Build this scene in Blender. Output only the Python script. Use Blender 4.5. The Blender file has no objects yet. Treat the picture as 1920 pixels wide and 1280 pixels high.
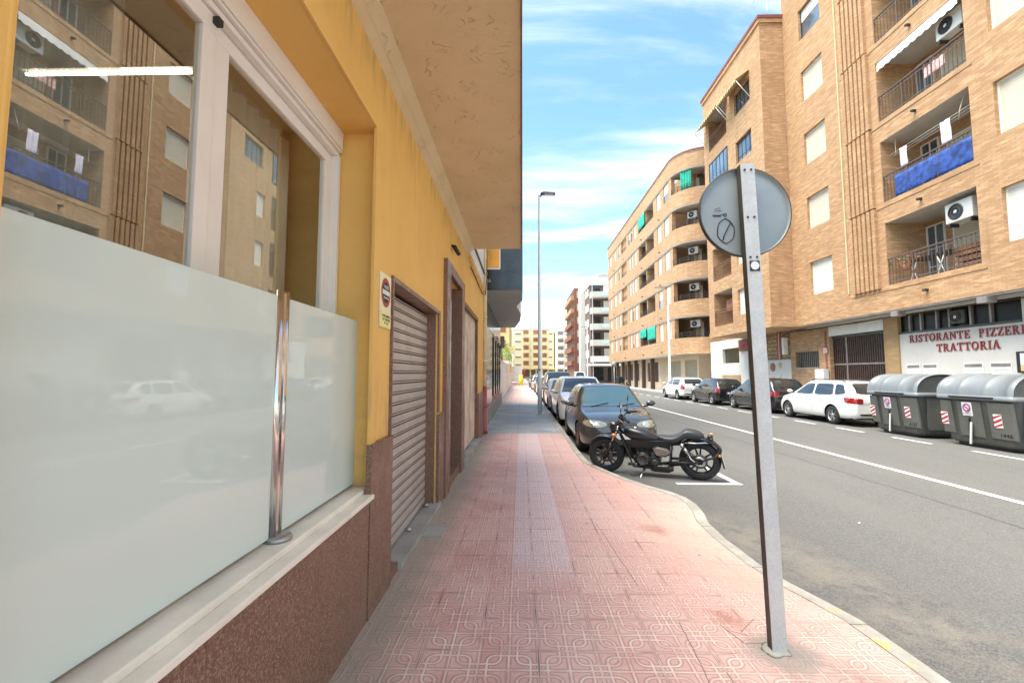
import bpy, bmesh, math, random
from math import sin, cos, pi, radians as R
from mathutils import Vector, Matrix, noise
from mathutils.bvhtree import BVHTree
random.seed(7)
S = bpy.context.scene
COL = S.collection

# ---------------------------------------------------------------- camera
cam = bpy.data.objects.new('camera', bpy.data.cameras.new('camera'))
COL.objects.link(cam)
cam.location = (0, 0, 1.6)
cam.rotation_euler = (R(90) + math.atan(60/830), 0, math.atan(17/830))
cam.data.sensor_width = 36
cam.data.lens = 36*830/1920
cam.data.clip_start = 0.05
cam.data.clip_end = 3000
S.camera = cam

# ---------------------------------------------------------------- light
SUN_EL, SUN_AZ = 66, -108           # azimuth measured from +Y towards +X
W = bpy.data.worlds.new('World'); S.world = W; W.use_nodes = True
nt = W.node_tree; nt.nodes.clear()
def N_(t, ty, **k):
    n = t.nodes.new(ty)
    for a, b in k.items():
        if a in n.inputs: n.inputs[a].default_value = b
        else: setattr(n, a, b)
    return n
sky = N_(nt, 'ShaderNodeTexSky', sky_type='NISHITA', sun_disc=False, sun_elevation=R(SUN_EL),
         sun_rotation=R(SUN_AZ), air_density=1.0, dust_density=0.6, ozone_density=0.9)
tc = N_(nt, 'ShaderNodeTexCoord')
sep = N_(nt, 'ShaderNodeSeparateXYZ'); nt.links.new(tc.outputs['Generated'], sep.inputs[0])
def wm(op, a, b=None, clamp=False):
    n = nt.nodes.new('ShaderNodeMath'); n.operation = op; n.use_clamp = clamp
    for i, v in enumerate((a, b)):
        if v is None: continue
        if isinstance(v, (int, float)): n.inputs[i].default_value = v
        else: nt.links.new(v, n.inputs[i])
    return n.outputs[0]
zz = wm('ADD', wm('MAXIMUM', sep.outputs[2], 0.0), 0.12)
cmb = N_(nt, 'ShaderNodeCombineXYZ')
nt.links.new(wm('DIVIDE', sep.outputs[0], zz), cmb.inputs[0])
nt.links.new(wm('DIVIDE', sep.outputs[1], zz), cmb.inputs[1])
mp = N_(nt, 'ShaderNodeMapping'); nt.links.new(cmb.outputs[0], mp.inputs[0])
mp.inputs['Location'].default_value = (3.1, 1.2, 0)
mp.inputs['Rotation'].default_value = (0, 0, R(32))
mp.inputs['Scale'].default_value = (0.55, 1.5, 1)
n1 = N_(nt, 'ShaderNodeTexNoise', Scale=1.35, Detail=8.0, Roughness=0.57, Distortion=0.6); nt.links.new(mp.outputs[0], n1.inputs['Vector'])
cr = N_(nt, 'ShaderNodeMapRange', interpolation_type='SMOOTHSTEP')
cr.inputs['From Min'].default_value = 0.41; cr.inputs['From Max'].default_value = 0.72
nt.links.new(n1.outputs['Fac'], cr.inputs['Value'])
mixc = N_(nt, 'ShaderNodeMix', data_type='RGBA')
nt.links.new(cr.outputs[0], mixc.inputs['Factor'])
tint = N_(nt, 'ShaderNodeMix', data_type='RGBA', blend_type='MULTIPLY'); tint.inputs['Factor'].default_value = 1.0
nt.links.new(sky.outputs[0], tint.inputs[6]); tint.inputs[7].default_value = (.86, 1.06, 1.06, 1); nt.links.new(tint.outputs[2], mixc.inputs[6])
mixc.inputs[7].default_value = (4.4, 4.45, 4.5, 1)
bg = N_(nt, 'ShaderNodeBackground', Strength=0.080)
nt.links.new(mixc.outputs[2], bg.inputs[0])
out = N_(nt, 'ShaderNodeOutputWorld'); nt.links.new(bg.outputs[0], out.inputs[0])

sd = bpy.data.lights.new('sun', 'SUN'); sd.energy = 2.0; sd.angle = R(46); sd.color = (1, .91, .78)
so = bpy.data.objects.new('sun', sd); COL.objects.link(so)
az, el = R(SUN_AZ), R(SUN_EL)
dv = Vector((sin(az)*cos(el), cos(az)*cos(el), sin(el)))
so.rotation_euler = (-dv).to_track_quat('-Z', 'Y').to_euler()
so.location = (0, 0, 40)
S.view_settings.view_transform = 'Standard'; S.view_settings.look = 'None'
S.view_settings.gamma = 1; S.view_settings.exposure = 2.22
S.render.engine = 'CYCLES'
S.cycles.max_bounces = 8; S.cycles.diffuse_bounces = 4; S.cycles.glossy_bounces = 4
S.cycles.transparent_max_bounces = 10

# ---------------------------------------------------------------- materials
class NT:
    def __init__(s, name):
        s.m = bpy.data.materials.new(name); s.m.use_nodes = True; s.t = s.m.node_tree
        s.b = s.t.nodes['Principled BSDF']
        s._tc = None
    def tc(s, k):
        if not s._tc: s._tc = s.t.nodes.new('ShaderNodeTexCoord')
        return s._tc.outputs[k]
    def put(s, sock, v):
        if isinstance(v, (int, float)): sock.default_value = v
        elif isinstance(v, tuple): sock.default_value = v if len(v) != 3 or sock.type == 'VECTOR' else (*v, 1)
        else: s.t.links.new(v, sock)
    def math(s, op, a, b=None, c=None, clamp=False):
        n = s.t.nodes.new('ShaderNodeMath'); n.operation = op; n.use_clamp = clamp
        for i, v in enumerate((a, b, c)):
            if v is not None: s.put(n.inputs[i], v)
        return n.outputs[0]
    def sep(s, v):
        n = s.t.nodes.new('ShaderNodeSeparateXYZ'); s.put(n.inputs[0], v); return n.outputs
    def comb(s, x, y, z=0.0):
        n = s.t.nodes.new('ShaderNodeCombineXYZ')
        for i, v in enumerate((x, y, z)): s.put(n.inputs[i], v)
        return n.outputs[0]
    def map(s, v, loc=(0, 0, 0), sc=(1, 1, 1), rot=(0, 0, 0)):
        n = s.t.nodes.new('ShaderNodeMapping'); s.put(n.inputs[0], v)
        n.inputs[1].default_value = loc; n.inputs[2].default_value = rot; n.inputs[3].default_value = sc
        return n.outputs[0]
    def noise(s, v, scale, detail=3.0, rough=.55, dist=0.0):
        n = N_(s.t, 'ShaderNodeTexNoise', Scale=scale, Detail=detail, Roughness=rough, Distortion=dist)
        s.put(n.inputs['Vector'], v); return n.outputs['Fac']
    def rng(s, v, a, b, c=0.0, d=1.0, smooth=True):
        n = s.t.nodes.new('ShaderNodeMapRange'); n.interpolation_type = 'SMOOTHSTEP' if smooth else 'LINEAR'
        for i, x in enumerate((v, a, b, c, d)): s.put(n.inputs[i], x)
        return n.outputs[0]
    def mix(s, f, a, b, mode='MIX'):
        n = s.t.nodes.new('ShaderNodeMix'); n.data_type = 'RGBA'; n.blend_type = mode
        s.put(n.inputs[0], f); s.put(n.inputs[6], a); s.put(n.inputs[7], b); return n.outputs[2]
    def bump(s, h, strength=.3, dist=.01):
        n = N_(s.t, 'ShaderNodeBump', Strength=strength, Distance=dist); s.put(n.inputs['Height'], h)
        s.t.links.new(n.outputs[0], s.b.inputs['Normal'])
    def set(s, **k):
        for a, v in k.items(): s.put(s.b.inputs[a.replace('_', ' ')], v)
        return s
M = {}
def simple(name, col, rough=.6, metal=0.0, var=.12, vs=3.0, coat=0.0, bump=0.0, bs=40.0, spec=.5, dirt=0.0):
    n = NT(name); o = n.tc('Object')
    f = n.noise(o, vs, 4.0)
    c = n.mix(n.rng(f, .3, .7), tuple(x*(1-var) for x in col), tuple(min(1, x*(1+var)) for x in col))
    if dirt:
        c = n.mix(n.rng(n.noise(o, vs*3.3, 6.0, .7), .5, .8, 0.0, dirt), c, (.10, .085, .065))
    n.set(Base_Color=c, Roughness=rough, Metallic=metal)
    n.b.inputs['Coat Weight'].default_value = coat
    n.b.inputs['Coat Roughness'].default_value = .04
    n.b.inputs['Specular IOR Level'].default_value = spec
    if bump: n.bump(n.noise(o, bs, 3.0), bump)
    M[name] = n.m; return n.m

simple('stucco_yellow_', (.78, .45, .085), .85, var=.06, vs=1.2, bump=.15, bs=180)
simple('black_plastic', (.018, .018, .019), .45)
simple('black_satin', (.012, .012, .013), .28, coat=.3)
simple('rubber', (.022, .022, .022), .8, bump=.2, bs=60)
simple('chrome', (.75, .72, .70), .12, 1.0, var=.03)
simple('dull_metal', (.42, .42, .42), .4, 1.0, var=.15)
simple('dark_metal', (.09, .085, .08), .5, .6, var=.2)
simple('white_pvc', (.86, .80, .73), .35, var=.03)
simple('white_paint', (.80, .80, .77), .6, var=.05, dirt=.12)
simple('cream_shutter', (.60, .53, .40), .6, var=.04)
simple('dark_glass', (.02, .026, .03), .04, var=.3, coat=.6)
simple('strip_glass', (.012, .008, .007), .35, spec=.25)
simple('rail_brown', (.15, .11, .09), .5, .3)
simple('win_glass', (.10, .14, .18), .05, var=.5, vs=.8, coat=1.0)
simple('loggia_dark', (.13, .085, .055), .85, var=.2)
simple('soffit_grey', (.50, .47, .42), .8, var=.06)
simple('brown_wood', (.20, .095, .05), .55, var=.3, vs=6)
simple('green_fabric', (.02, .38, .27), .8, var=.2)
simple('blue_cloth', (.022, .065, .27), .7, var=.5, vs=5)
simple('lilac_cloth', (.70, .66, .82), .8)
simple('yellow_cloth', (.60, .47, .25), .85, var=.15)
simple('orange_panel', (.90, .38, .03), .35, var=.15)
simple('pink_cloth', (.8, .45, .42), .8, var=.4, vs=14)
simple('terracotta', (.36, .15, .09), .7, var=.3)
simple('red_paint', (.42, .03, .04), .5, var=.1)
simple('sticker_white', (.78, .78, .76), .5, var=.03)
simple('sticker_purple', (.25, .06, .30), .5)
simple('sign_yellow', (.85, .80, .30), .4, var=.05)
simple('sign_cream', (.85, .82, .62), .4, var=.05)
simple('number_black', (.02, .02, .02), .6)
simple('ac_white', (.66, .66, .62), .5, var=.06)
simple('headlamp', (.30, .30, .25), .1, .3, var=.2, vs=9, coat=1.0)
simple('gate_brown', (.075, .042, .028), .5, var=.25, vs=6)
simple('lamp_reflector', (.75, .72, .55), .1, .8, var=.2)
simple('tail_red', (.24, .012, .012), .15, coat=1.0, var=.3, vs=20)
simple('orange_lens', (.85, .25, .03), .15, coat=1.0)
simple('plate_white', (.75, .76, .78), .4)
simple('plate_blue', (.02, .08, .5), .4)
simple('alloy', (.50, .50, .51), .3, .8, var=.1)
simple('alloy_dark', (.16, .15, .15), .45, .5, var=.2)
simple('hubcap_brown', (.20, .14, .12), .5, .4, var=.2)
simple('leather_grey', (.035, .04, .047), .38, bump=.1, bs=200)
simple('warm_grey', (.28, .24, .22), .4, .3, var=.2)
simple('frosted', (.66, .76, .71), .5, var=.02, vs=.8, coat=1.0)
simple('glass_edge', (.25, .38, .33), .15)
simple('curtain', (.60, .55, .45), .9, var=.1)
simple('interior', (.40, .38, .32), .9)
simple('bin_body', (.105, .107, .098), .55, var=.14, vs=2.5, dirt=.25, bump=.05, bs=120)
simple('bin_lid', (.20, .225, .24), .4, var=.08, vs=2.0, dirt=.12)
simple('grey_box', (.45, .45, .40), .7, dirt=.3)
simple('granite_black', (.040, .045, .045), .16, var=.35, vs=2.2)
simple('white_wall', (.66, .64, .59), .85, var=.05, vs=.7, dirt=.1)
simple('pink_stone', (.52, .33, .28), .7, var=.1)
simple('cream_wall', (.78, .66, .42), .85, var=.05, vs=.4)
simple('pale_wall', (.80, .76, .66), .85, var=.05, vs=.4)
simple('gold_wall', (.80, .58, .26), .85, var=.05, vs=.4)
simple('red_brown_wall', (.26, .10, .065), .8, var=.12, vs=1)
simple('grey_brown_wall', (.15, .105, .085), .8, var=.1, vs=1)
simple('peach_wall', (.76, .58, .40), .85, var=.05)
simple('coping_red', (.22, .07, .055), .7)
simple('sign_maroon', (.30, .035, .03), .5)
simple('concrete', (.36, .355, .32), .85, var=.18, vs=1.8, dirt=.25, bump=.15, bs=90)
simple('palm_green', (.20, .30, .05), .6, var=.4, vs=8)
simple('palm_trunk', (.22, .15, .09), .9, var=.3)
simple('leaf_green', (.09, .15, .03), .6, var=.4, vs=8)
simple('cable', (.02, .02, .02), .6)
simple('led_grey', (.16, .17, .18), .5, .4)
simple('pole_grey', (.82, .82, .81), .5, .0, var=.05)
simple('downpipe_cream', (.72, .60, .38), .6, var=.1, dirt=.1)
simple('downpipe_red', (.42, .09, .09), .55, var=.15)
simple('marble_sill', (.90, .84, .72), .35, var=.07, vs=5, dirt=.08)
simple('road_paint', (.70, .71, .70), .7, var=.12, vs=8, dirt=.5)
simple('turquoise', (.2, .55, .5), .4)
simple('yellow_plastic', (.85, .68, .05), .5)

def paint(name, col, metal=0.0, dust=.1):
    n = NT(name); o = n.tc('Object')
    c = n.mix(n.rng(n.noise(o, 1.2, 3, .5), .45, .8, 0.0, dust*.25), col, (.3, .27, .22))
    z = n.sep(o)[2]
    c = n.mix(n.rng(z, .15, .5, dust, 0.0), c, (.24, .21, .17))
    n.set(Base_Color=c, Roughness=n.rng(n.noise(o, 2, 2), .3, .8, .25, .33), Metallic=metal)
    n.b.inputs['Coat Weight'].default_value = 1.0; n.b.inputs['Coat Roughness'].default_value = .03
    M[name] = n.m
paint('paint_grey', (.075, .078, .075), .55, .12)
paint('paint_white', (.80, .80, .78), 0, .05)
paint('paint_black', (.010, .010, .012), 0, .06)
paint('paint_silver', (.60, .61, .60), .1, .06)
paint('paint_pearl', (.80, .80, .77), .0, .05)
paint('paint_red', (.3, .03, .03), .2, .06)
paint('paint_dark', (.03, .035, .045), .4, .08)

def brick(name, a, b, mortar, bw=.25, rh=.062, ms=.009):
    n = NT(name); uv = n.tc('UV')
    t = N_(n.t, 'ShaderNodeTexBrick', Scale=1.0); t.offset = .5
    n.put(t.inputs['Vector'], uv); n.put(t.inputs['Color1'], a); n.put(t.inputs['Color2'], b); n.put(t.inputs['Mortar'], mortar)
    t.inputs['Mortar Size'].default_value = ms; t.inputs['Mortar Smooth'].default_value = .15
    t.inputs['Bias'].default_value = -.1
    t.inputs['Brick Width'].default_value = bw; t.inputs['Row Height'].default_value = rh
    c = n.mix(n.rng(n.noise(uv, .35, 5, .6), .35, .7, 0, .35), t.outputs['Color'], tuple(x*.72 for x in a))
    c = n.mix(n.rng(n.noise(n.map(uv, sc=(3.2, .25, 1)), 1.0, 5, .65), .53, .80, 0, .42), c, tuple(x*.45 for x in a))
    c = n.mix(n.rng(n.noise(n.map(uv, sc=(1.6, 9.0, 1)), 1.0, 3), .50, .72, 0, .5), c, tuple(min(1, x*1.35) for x in b))
    n.set(Base_Color=c, Roughness=.85); n.bump(t.outputs['Fac'], -.35, .008)
    M[name] = n.m
brick('brick_tan', (.43, .235, .108), (.60, .365, .195), (.33, .235, .145))
brick('brick_peach', (.44, .25, .12), (.60, .375, .21), (.35, .25, .16))
brick('brick_gold', (.40, .25, .11), (.47, .30, .14), (.34, .26, .16))
brick('stone_facing', (.30, .20, .10), (.48, .34, .18), (.16, .11, .07), bw=.45, rh=.22, ms=.03)

# yellow stucco with grime and fine grain
n = NT('stucco_yellow'); o = n.tc('Object'); sp = n.sep(o)
c = n.mix(n.rng(n.noise(o, 1.4, 5, .6), .35, .7), (.86, .53, .155), (.82, .48, .13))
c = n.mix(n.rng(n.noise(n.map(o, sc=(1, 6, .6)), 1.2, 5, .6), .55, .8, 0, .25), c, (.50, .27, .06))
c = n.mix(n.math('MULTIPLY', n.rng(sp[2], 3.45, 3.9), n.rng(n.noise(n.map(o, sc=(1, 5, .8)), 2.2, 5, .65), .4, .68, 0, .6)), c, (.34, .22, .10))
c = n.mix(n.math('MULTIPLY', n.rng(sp[2], 1.15, 1.75, 1.0, 0.0), n.rng(n.noise(n.map(o, sc=(1, 4, 1)), 3.0, 6, .7), .40, .66, 0, .55)), c, (.42, .30, .17))
c = n.mix(n.rng(n.noise(o, 45, 3, .7), .62, .74, 0, .22), c, (.52, .32, .12))
n.set(Base_Color=c, Roughness=.8); n.bump(n.noise(o, 130, 4, .7), .22, .004)
M['stucco_yellow'] = n.m
# rough cream soffit
n = NT('soffit_stucco'); o = n.tc('Object')
w = N_(n.t, 'ShaderNodeTexWave', Scale=3.6, Distortion=16.0, Detail=2.0); n.put(w.inputs['Vector'], n.map(o, sc=(.9, 1.6, 1)))
w.inputs['Detail Scale'].default_value = 1.3
ridge = n.math('MULTIPLY', n.rng(w.outputs['Fac'], .90, 1.0), n.rng(n.noise(o, 5.0, 3), .52, .66))
c = n.mix(n.rng(n.noise(o, 1.5, 5), .3, .7), (.70, .55, .33), (.76, .61, .385))
c = n.mix(n.math('MULTIPLY', ridge, .12), c, (.25, .15, .08))
c = n.mix(n.rng(n.noise(n.map(o, sc=(.6, 1.4, 1)), 1.6, 6, .65), .52, .75, 0, .13), c, (.40, .29, .18))
n.set(Base_Color=c, Roughness=.9)
n.bump(n.math('ADD', n.math('MULTIPLY', ridge, 1.5), n.noise(n.map(o, sc=(1, 2.5, 1)), 14, 5, .65)), .75, .012)
M['soffit_stucco'] = n.m
# red-brown granite
n = NT('granite_red'); o = n.tc('Object')
v = N_(n.t, 'ShaderNodeTexVoronoi', Scale=170.0); n.put(v.inputs['Vector'], o)
g = n.sep(v.outputs['Color'])[0]
c = n.mix(g, (.085, .048, .032), (.40, .25, .17))
c = n.mix(n.rng(n.noise(o, 60, 3), .4, .65), c, (.19, .085, .06))
c = n.mix(n.rng(n.noise(o, 2.2, 5), .45, .75, 0, .35), c, (.26, .17, .13))
n.set(Base_Color=c, Roughness=n.rng(n.noise(o, 5, 4), .3, .7, .28, .5)); M['granite_red'] = n.m
# galvanised steel
n = NT('galvanised'); o = n.tc('Object')
v = N_(n.t, 'ShaderNodeTexVoronoi', Scale=110.0); n.put(v.inputs['Vector'], n.map(o, sc=(1, 1, .8)))
g = n.sep(v.outputs['Color'])[0]
c = n.mix(g, (.50, .51, .51), (.57, .58, .58)); c = n.mix(n.rng(n.noise(o, 9, 6, .7), .45, .75, 0, .6), c, (.72, .72, .71))
n.set(Base_Color=c, Roughness=.6, Metallic=.15); n.bump(n.noise(o, 60, 3), .08); M['galvanised'] = n.m
n = NT('sign_back'); o = n.tc('Object')
c = n.mix(n.rng(n.noise(o, 3, 5), .35, .7), (.27, .31, .33), (.32, .355, .37))
c = n.mix(n.rng(n.noise(o, 24, 6, .7), .62, .8, 0, .35), c, (.25, .25, .24))
n.set(Base_Color=c, Roughness=.5, Metallic=.15); M['sign_back'] = n.m
# asphalt
n = NT('asphalt'); o = n.tc('Object'); sp = n.sep(o)
f = n.noise(o, 85, 3, .8)
c = n.mix(n.rng(f, .35, .68), (.072, .074, .070), (.200, .201, .192))
big = n.noise(n.map(o, sc=(.9, .22, 1)), .9, 6, .6)
c = n.mix(n.rng(big, .38, .66, 0, .5), c, (.155, .153, .144))
c = n.mix(n.rng(n.noise(n.map(o, sc=(2.5, .12, 1)), 1.1, 4), .56, .75, 0, .4), c, (.10, .10, .097))
# sandy dirt swept against the kerb, near the dropped crossing
dx = n.math('ABSOLUTE', n.math('SUBTRACT', sp[0], n.math('ADD', 2.25, n.math('MULTIPLY', n.math('SUBTRACT', 5.2, sp[1]), .22))))
dm = n.math('MULTIPLY', n.rng(dx, .05, .75, 1.0, 0.0), n.rng(n.math('ABSOLUTE', n.math('SUBTRACT', sp[1], 4.1)), .9, 2.0, 1.0, 0.0))
dm = n.math('MULTIPLY', dm, n.rng(n.noise(o, 5, 5, .7), .3, .65))
c = n.mix(n.math('MULTIPLY', dm, .38), c, (.36, .31, .24))
sp_ = n.rng(n.noise(o, 34, 2, .5), .74, .80, 0, .7)
c = n.mix(sp_, c, (.5, .49, .46))
# a long tar joint
oil = n.math('MULTIPLY', n.math('MAXIMUM', n.rng(n.math('ABSOLUTE', n.math('SUBTRACT', sp[0], 2.2)), .25, .8, 1.0, 0.0), n.rng(n.math('ABSOLUTE', n.math('SUBTRACT', sp[0], 11.3)), .4, 1.2, 1.0, 0.0)), n.rng(n.noise(o, 2.6, 5, .65), .48, .64, 0, .6))
c = n.mix(n.math('MULTIPLY', oil, n.rng(sp[1], 7.0, 8.2)), c, (.05, .048, .045))
jx = n.math('ABSOLUTE', n.math('SUBTRACT', n.math('ADD', sp[0], n.math('MULTIPLY', n.noise(o, 1.3, 3), .14)), 5.62))
c = n.mix(n.rng(jx, .008, .022, .8, 0), c, (.04, .04, .04))
n.set(Base_Color=c, Roughness=.88); n.bump(f, .5, .006); M['asphalt'] = n.m

# pink relief paving tiles
def paving(name, worn):
    n = NT(name); o = n.tc('Object'); sp = n.sep(o)
    cell = .168
    wob = n.math('MULTIPLY', n.math('SUBTRACT', n.noise(o, 2.0, 2), .5), .010)
    px = n.math('DIVIDE', n.math('ADD', n.math('SUBTRACT', sp[0], .0955), wob), cell)
    py = n.math('DIVIDE', n.math('ADD', sp[1], wob), cell)
    def dline(p, per):       # distance in cells to nearest multiple of per
        return n.math('PINGPONG', p, per/2)
    def pp(p, off):
        return n.math('PINGPONG', n.math('ADD', p, off), 1.0)
    hw = .015
    def ringd(off):
        qx = n.math('SUBTRACT', pp(px, off), .72-.29); qy = n.math('SUBTRACT', pp(py, off), .72-.29)
        mx = n.math('MAXIMUM', qx, 0.0); my = n.math('MAXIMUM', qy, 0.0)
        l = n.math('SQRT', n.math('ADD', n.math('MULTIPLY', mx, mx), n.math('MULTIPLY', my, my)))
        i = n.math('MINIMUM', n.math('MAXIMUM', qx, qy), 0.0)
        return n.math('ABSOLUTE', n.math('SUBTRACT', n.math('ADD', l, i), .29))
    d = n.math('MINIMUM', ringd(0.0), ringd(1.0))
    d = n.math('MINIMUM', d, n.math('PINGPONG', n.math('ADD', px, 0.0), .5))
    d = n.math('MINIMUM', d, n.math('PINGPONG', n.math('ADD', py, 0.0), .5))
    ridge = n.rng(d, hw, hw+.03, 1.0, 0.0)
    jd = n.math('MINIMUM', n.math('PINGPONG', px, 1.0), n.math('PINGPONG', py, 1.0))
    joint = n.rng(jd, .012, .035, 1.0, 0.0)
    # per tile tint
    wn = N_(n.t, 'ShaderNodeTexWhiteNoise', noise_dimensions='2D')
    n.put(wn.inputs['Vector'], n.comb(n.math('FLOOR', n.math('MULTIPLY', px, .5)), n.math('FLOOR', n.math('MULTIPLY', py, .5))))
    tint = wn.outputs['Value']
    base = n.mix(tint, (.72, .42, .355), (.81, .52, .445))
    base = n.mix(n.rng(tint, .93, .97, 0, .4), base, (.66, .27, .22))
    base = n.mix(n.rng(n.noise(o, 1.1, 4, .6), .42, .7, 0, .6), base, (.82, .55, .48))
    # the pale tactile strip
    cxn = n.math('ABSOLUTE', n.math('SUBTRACT', sp[0], .18))
    strip = n.math('MULTIPLY', n.rng(cxn, .24, .26, 1.0, 0.0), n.rng(sp[1], 3.3, 4.1))
    base = n.mix(n.math('MULTIPLY', strip, .5), base, (.90, .80, .82))
    # red patch right of the strip and at left
    rp = n.math('MULTIPLY', n.rng(n.math('ABSOLUTE', n.math('SUBTRACT', sp[0], -.42)), .15, .42, 1.0, 0.0), n.rng(n.noise(o, 1.7, 3), .42, .6))
    base = n.mix(n.math('MULTIPLY', rp, .3), base, (.50, .16, .13))
    base = n.mix(n.rng(n.noise(o, 17, 5, .75), .50, .72, 0, .6), base, (.88, .68, .58))
    base = n.mix(n.rng(n.noise(o, 23, 4, .7), .28, .44, .45, 0), base, (.50, .22, .18))
    speck = n.rng(n.noise(o, 60, 3, .7), .50, .68, 0, .6)
    base = n.mix(speck, base, (.62, .48, .40))
    pits = n.rng(n.noise(o, 95, 2, .6), .28, .38, .55, 0)
    base = n.mix(pits, base, (.25, .10, .08))
    near = n.rng(sp[1], 2.6, 4.2, 1.0, .32)
    near = n.math('MULTIPLY', near, n.rng(n.noise(o, 3.6, 5, .7), .36, .62, .08, 1.0))
    c = n.mix(n.math('MULTIPLY', ridge, n.math('MULTIPLY', near, .95)), base, (.90, .76, .63))
    edge = n.math('MULTIPLY', n.rng(d, hw+.02, hw+.05, 0.0, 1.0), n.rng(d, hw+.05, hw+.10, 1.0, 0.0))
    c = n.mix(n.math('MULTIPLY', edge, .5), c, (.33, .14, .11))
    c = n.mix(n.math('MULTIPLY', joint, n.rng(n.noise(o, 3.0, 3), .45, .66, .15, .9)), c, (.16, .09, .075))
    # dirt along the wall foot, grey cement round the pole, sand at the dropped kerb
    wf = n.math('ADD', sp[0], n.math('MULTIPLY', n.math('SUBTRACT', n.noise(o, 2.5, 5, .65), .5), .45))
    c = n.mix(n.rng(wf, -.90, -.52, .80, 0.0), c, (.36, .325, .25))
    def blob(x, y, r0, r1, col, amt):
        ddx = n.math('SUBTRACT', sp[0], x); ddy = n.math('SUBTRACT', sp[1], y)
        rr = n.math('SQRT', n.math('ADD', n.math('MULTIPLY', ddx, ddx), n.math('MULTIPLY', ddy, ddy)))
        rr = n.math('ADD', rr, n.math('MULTIPLY', n.math('SUBTRACT', n.noise(o, 6, 5, .7), .5), .3))
        return n.mix(n.rng(rr, r0, r1, amt, 0.0) if amt > .78 else n.math('MULTIPLY', n.rng(rr, r0, r1, amt, 0.0), n.rng(n.noise(o, 8, 6, .75), .35, .6, .3, 1.0)), c, col)
    c = blob(1.52, 2.68, .10, .30, (.33, .30, .26), .8)
    c = blob(1.80, 2.45, .05, .26, (.38, .26, .22), .6)
    c = blob(1.75, 4.6, .25, .75, (.62, .50, .39), .70)
    c = blob(1.80, 5.2, .15, .45, (.62, .53, .42), .70)
    c = blob(1.78, 3.75, .15, .40, (.60, .46, .36), .7)
    c = blob(1.35, 3.05, .02, .16, (.42, .14, .09), .6)
    c = blob(1.38, 4.75, .02, .22, (.45, .15, .10), .6)
    vo = N_(n.t, 'ShaderNodeTexVoronoi', Scale=1.9); n.put(vo.inputs['Vector'], o)
    c = n.mix(n.rng(n.math('ADD', vo.outputs['Distance'], n.math('MULTIPLY', n.noise(o, 40, 2), .03)), .036, .048, .75, 0), c, (.13, .09, .075))
    vo = N_(n.t, 'ShaderNodeTexVoronoi', Scale=5.3); n.put(vo.inputs['Vector'], o)
    c = n.mix(n.rng(vo.outputs['Distance'], .045, .06, .4, 0), c, (.22, .14, .115))
    def crack(x0, y0, x1, y1, w=.006, amt=.85):
        dx, dy = x1-x0, y1-y0; L2 = dx*dx+dy*dy; wx = n.math('ADD', sp[0], n.math('MULTIPLY', n.math('SUBTRACT', n.noise(o, 9, 3), .5), .03))
        ax_ = n.math('SUBTRACT', wx, x0); ay_ = n.math('SUBTRACT', sp[1], y0)
        t_ = n.math('DIVIDE', n.math('ADD', n.math('MULTIPLY', ax_, dx), n.math('MULTIPLY', ay_, dy)), L2, clamp=True)
        ex = n.math('SUBTRACT', ax_, n.math('MULTIPLY', t_, dx)); ey = n.math('SUBTRACT', ay_, n.math('MULTIPLY', t_, dy))
        q = n.math('SQRT', n.math('ADD', n.math('MULTIPLY', ex, ex), n.math('MULTIPLY', ey, ey)))
        return n.mix(n.rng(q, w*.15, w*.6, amt, 0.0), c, (.10, .05, .04))
    for a_ in ((1.27, 2.98, 1.33, 2.78, .010), (1.33, 2.78, 1.43, 2.79, .007), (1.29, 2.92, 1.39, 2.86, .007), (1.02, 3.0, .97, 2.34, .007), (.40, 5.52, .78, 5.28, .009), (.80, 4.9, .88, 3.5, .007), (1.36, 2.9, 1.52, 3.05, .006)): c = crack(*a_)
    n.set(Base_Color=c, Roughness=n.rng(n.noise(o, 20, 3), .3, .7, .45, .75))
    h = n.math('ADD', n.math('MULTIPLY', ridge, -1.0 if worn else 1.0), n.math('MULTIPLY', joint, -1.6))
    h = n.math('ADD', h, n.math('MULTIPLY', n.noise(o, 90, 3), .35))
    n.bump(h, .5, .006)
    M[name] = n.m
paving('paving_pink', False)
n = NT('paving_far'); o = n.tc('Object'); 
t = N_(n.t, 'ShaderNodeTexBrick', Scale=1.0); t.offset = 0; n.put(t.inputs['Vector'], o)
n.put(t.inputs['Color1'], (.58, .38, .32)); n.put(t.inputs['Color2'], (.66, .46, .40)); n.put(t.inputs['Mortar'], (.36, .25, .21))
t.inputs['Mortar Size'].default_value = .008; t.inputs['Brick Width'].default_value = .31; t.inputs['Row Height'].default_value = .31
n.set(Base_Color=n.mix(n.rng(n.noise(o, .8, 5), .4, .7, 0, .5), t.outputs['Color'], (.60, .50, .44)), Roughness=.75); M['paving_far'] = n.m
n = NT('concrete_paving'); o = n.tc('Object')
c = n.mix(n.rng(n.noise(o, .9, 6, .65), .35, .65), (.33, .345, .34), (.45, .46, .45))
t = N_(n.t, 'ShaderNodeTexBrick', Scale=1.0); t.offset = 0; n.put(t.inputs['Vector'], n.map(o, loc=(.09, -.02, 0)))
t.inputs['Mortar Size'].default_value = .012; t.inputs['Brick Width'].default_value = 1.1; t.inputs['Row Height'].default_value = 2.05
c = n.mix(n.math('MULTIPLY', t.outputs['Fac'], .5), c, (.2, .2, .19))
c = n.mix(n.rng(n.noise(o, 4, 6, .7), .58, .75, 0, .6), c, (.24, .24, .23))
n.set(Base_Color=c, Roughness=.8); n.bump(n.noise(o, 60, 4), .2); M['concrete_paving'] = n.m
n = NT('kerb_stone'); o = n.tc('Object'); sp = n.sep(o)
c = n.mix(n.rng(n.noise(o, 2.4, 6, .7), .35, .7), (.36, .34, .29), (.52, .50, .45))
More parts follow.
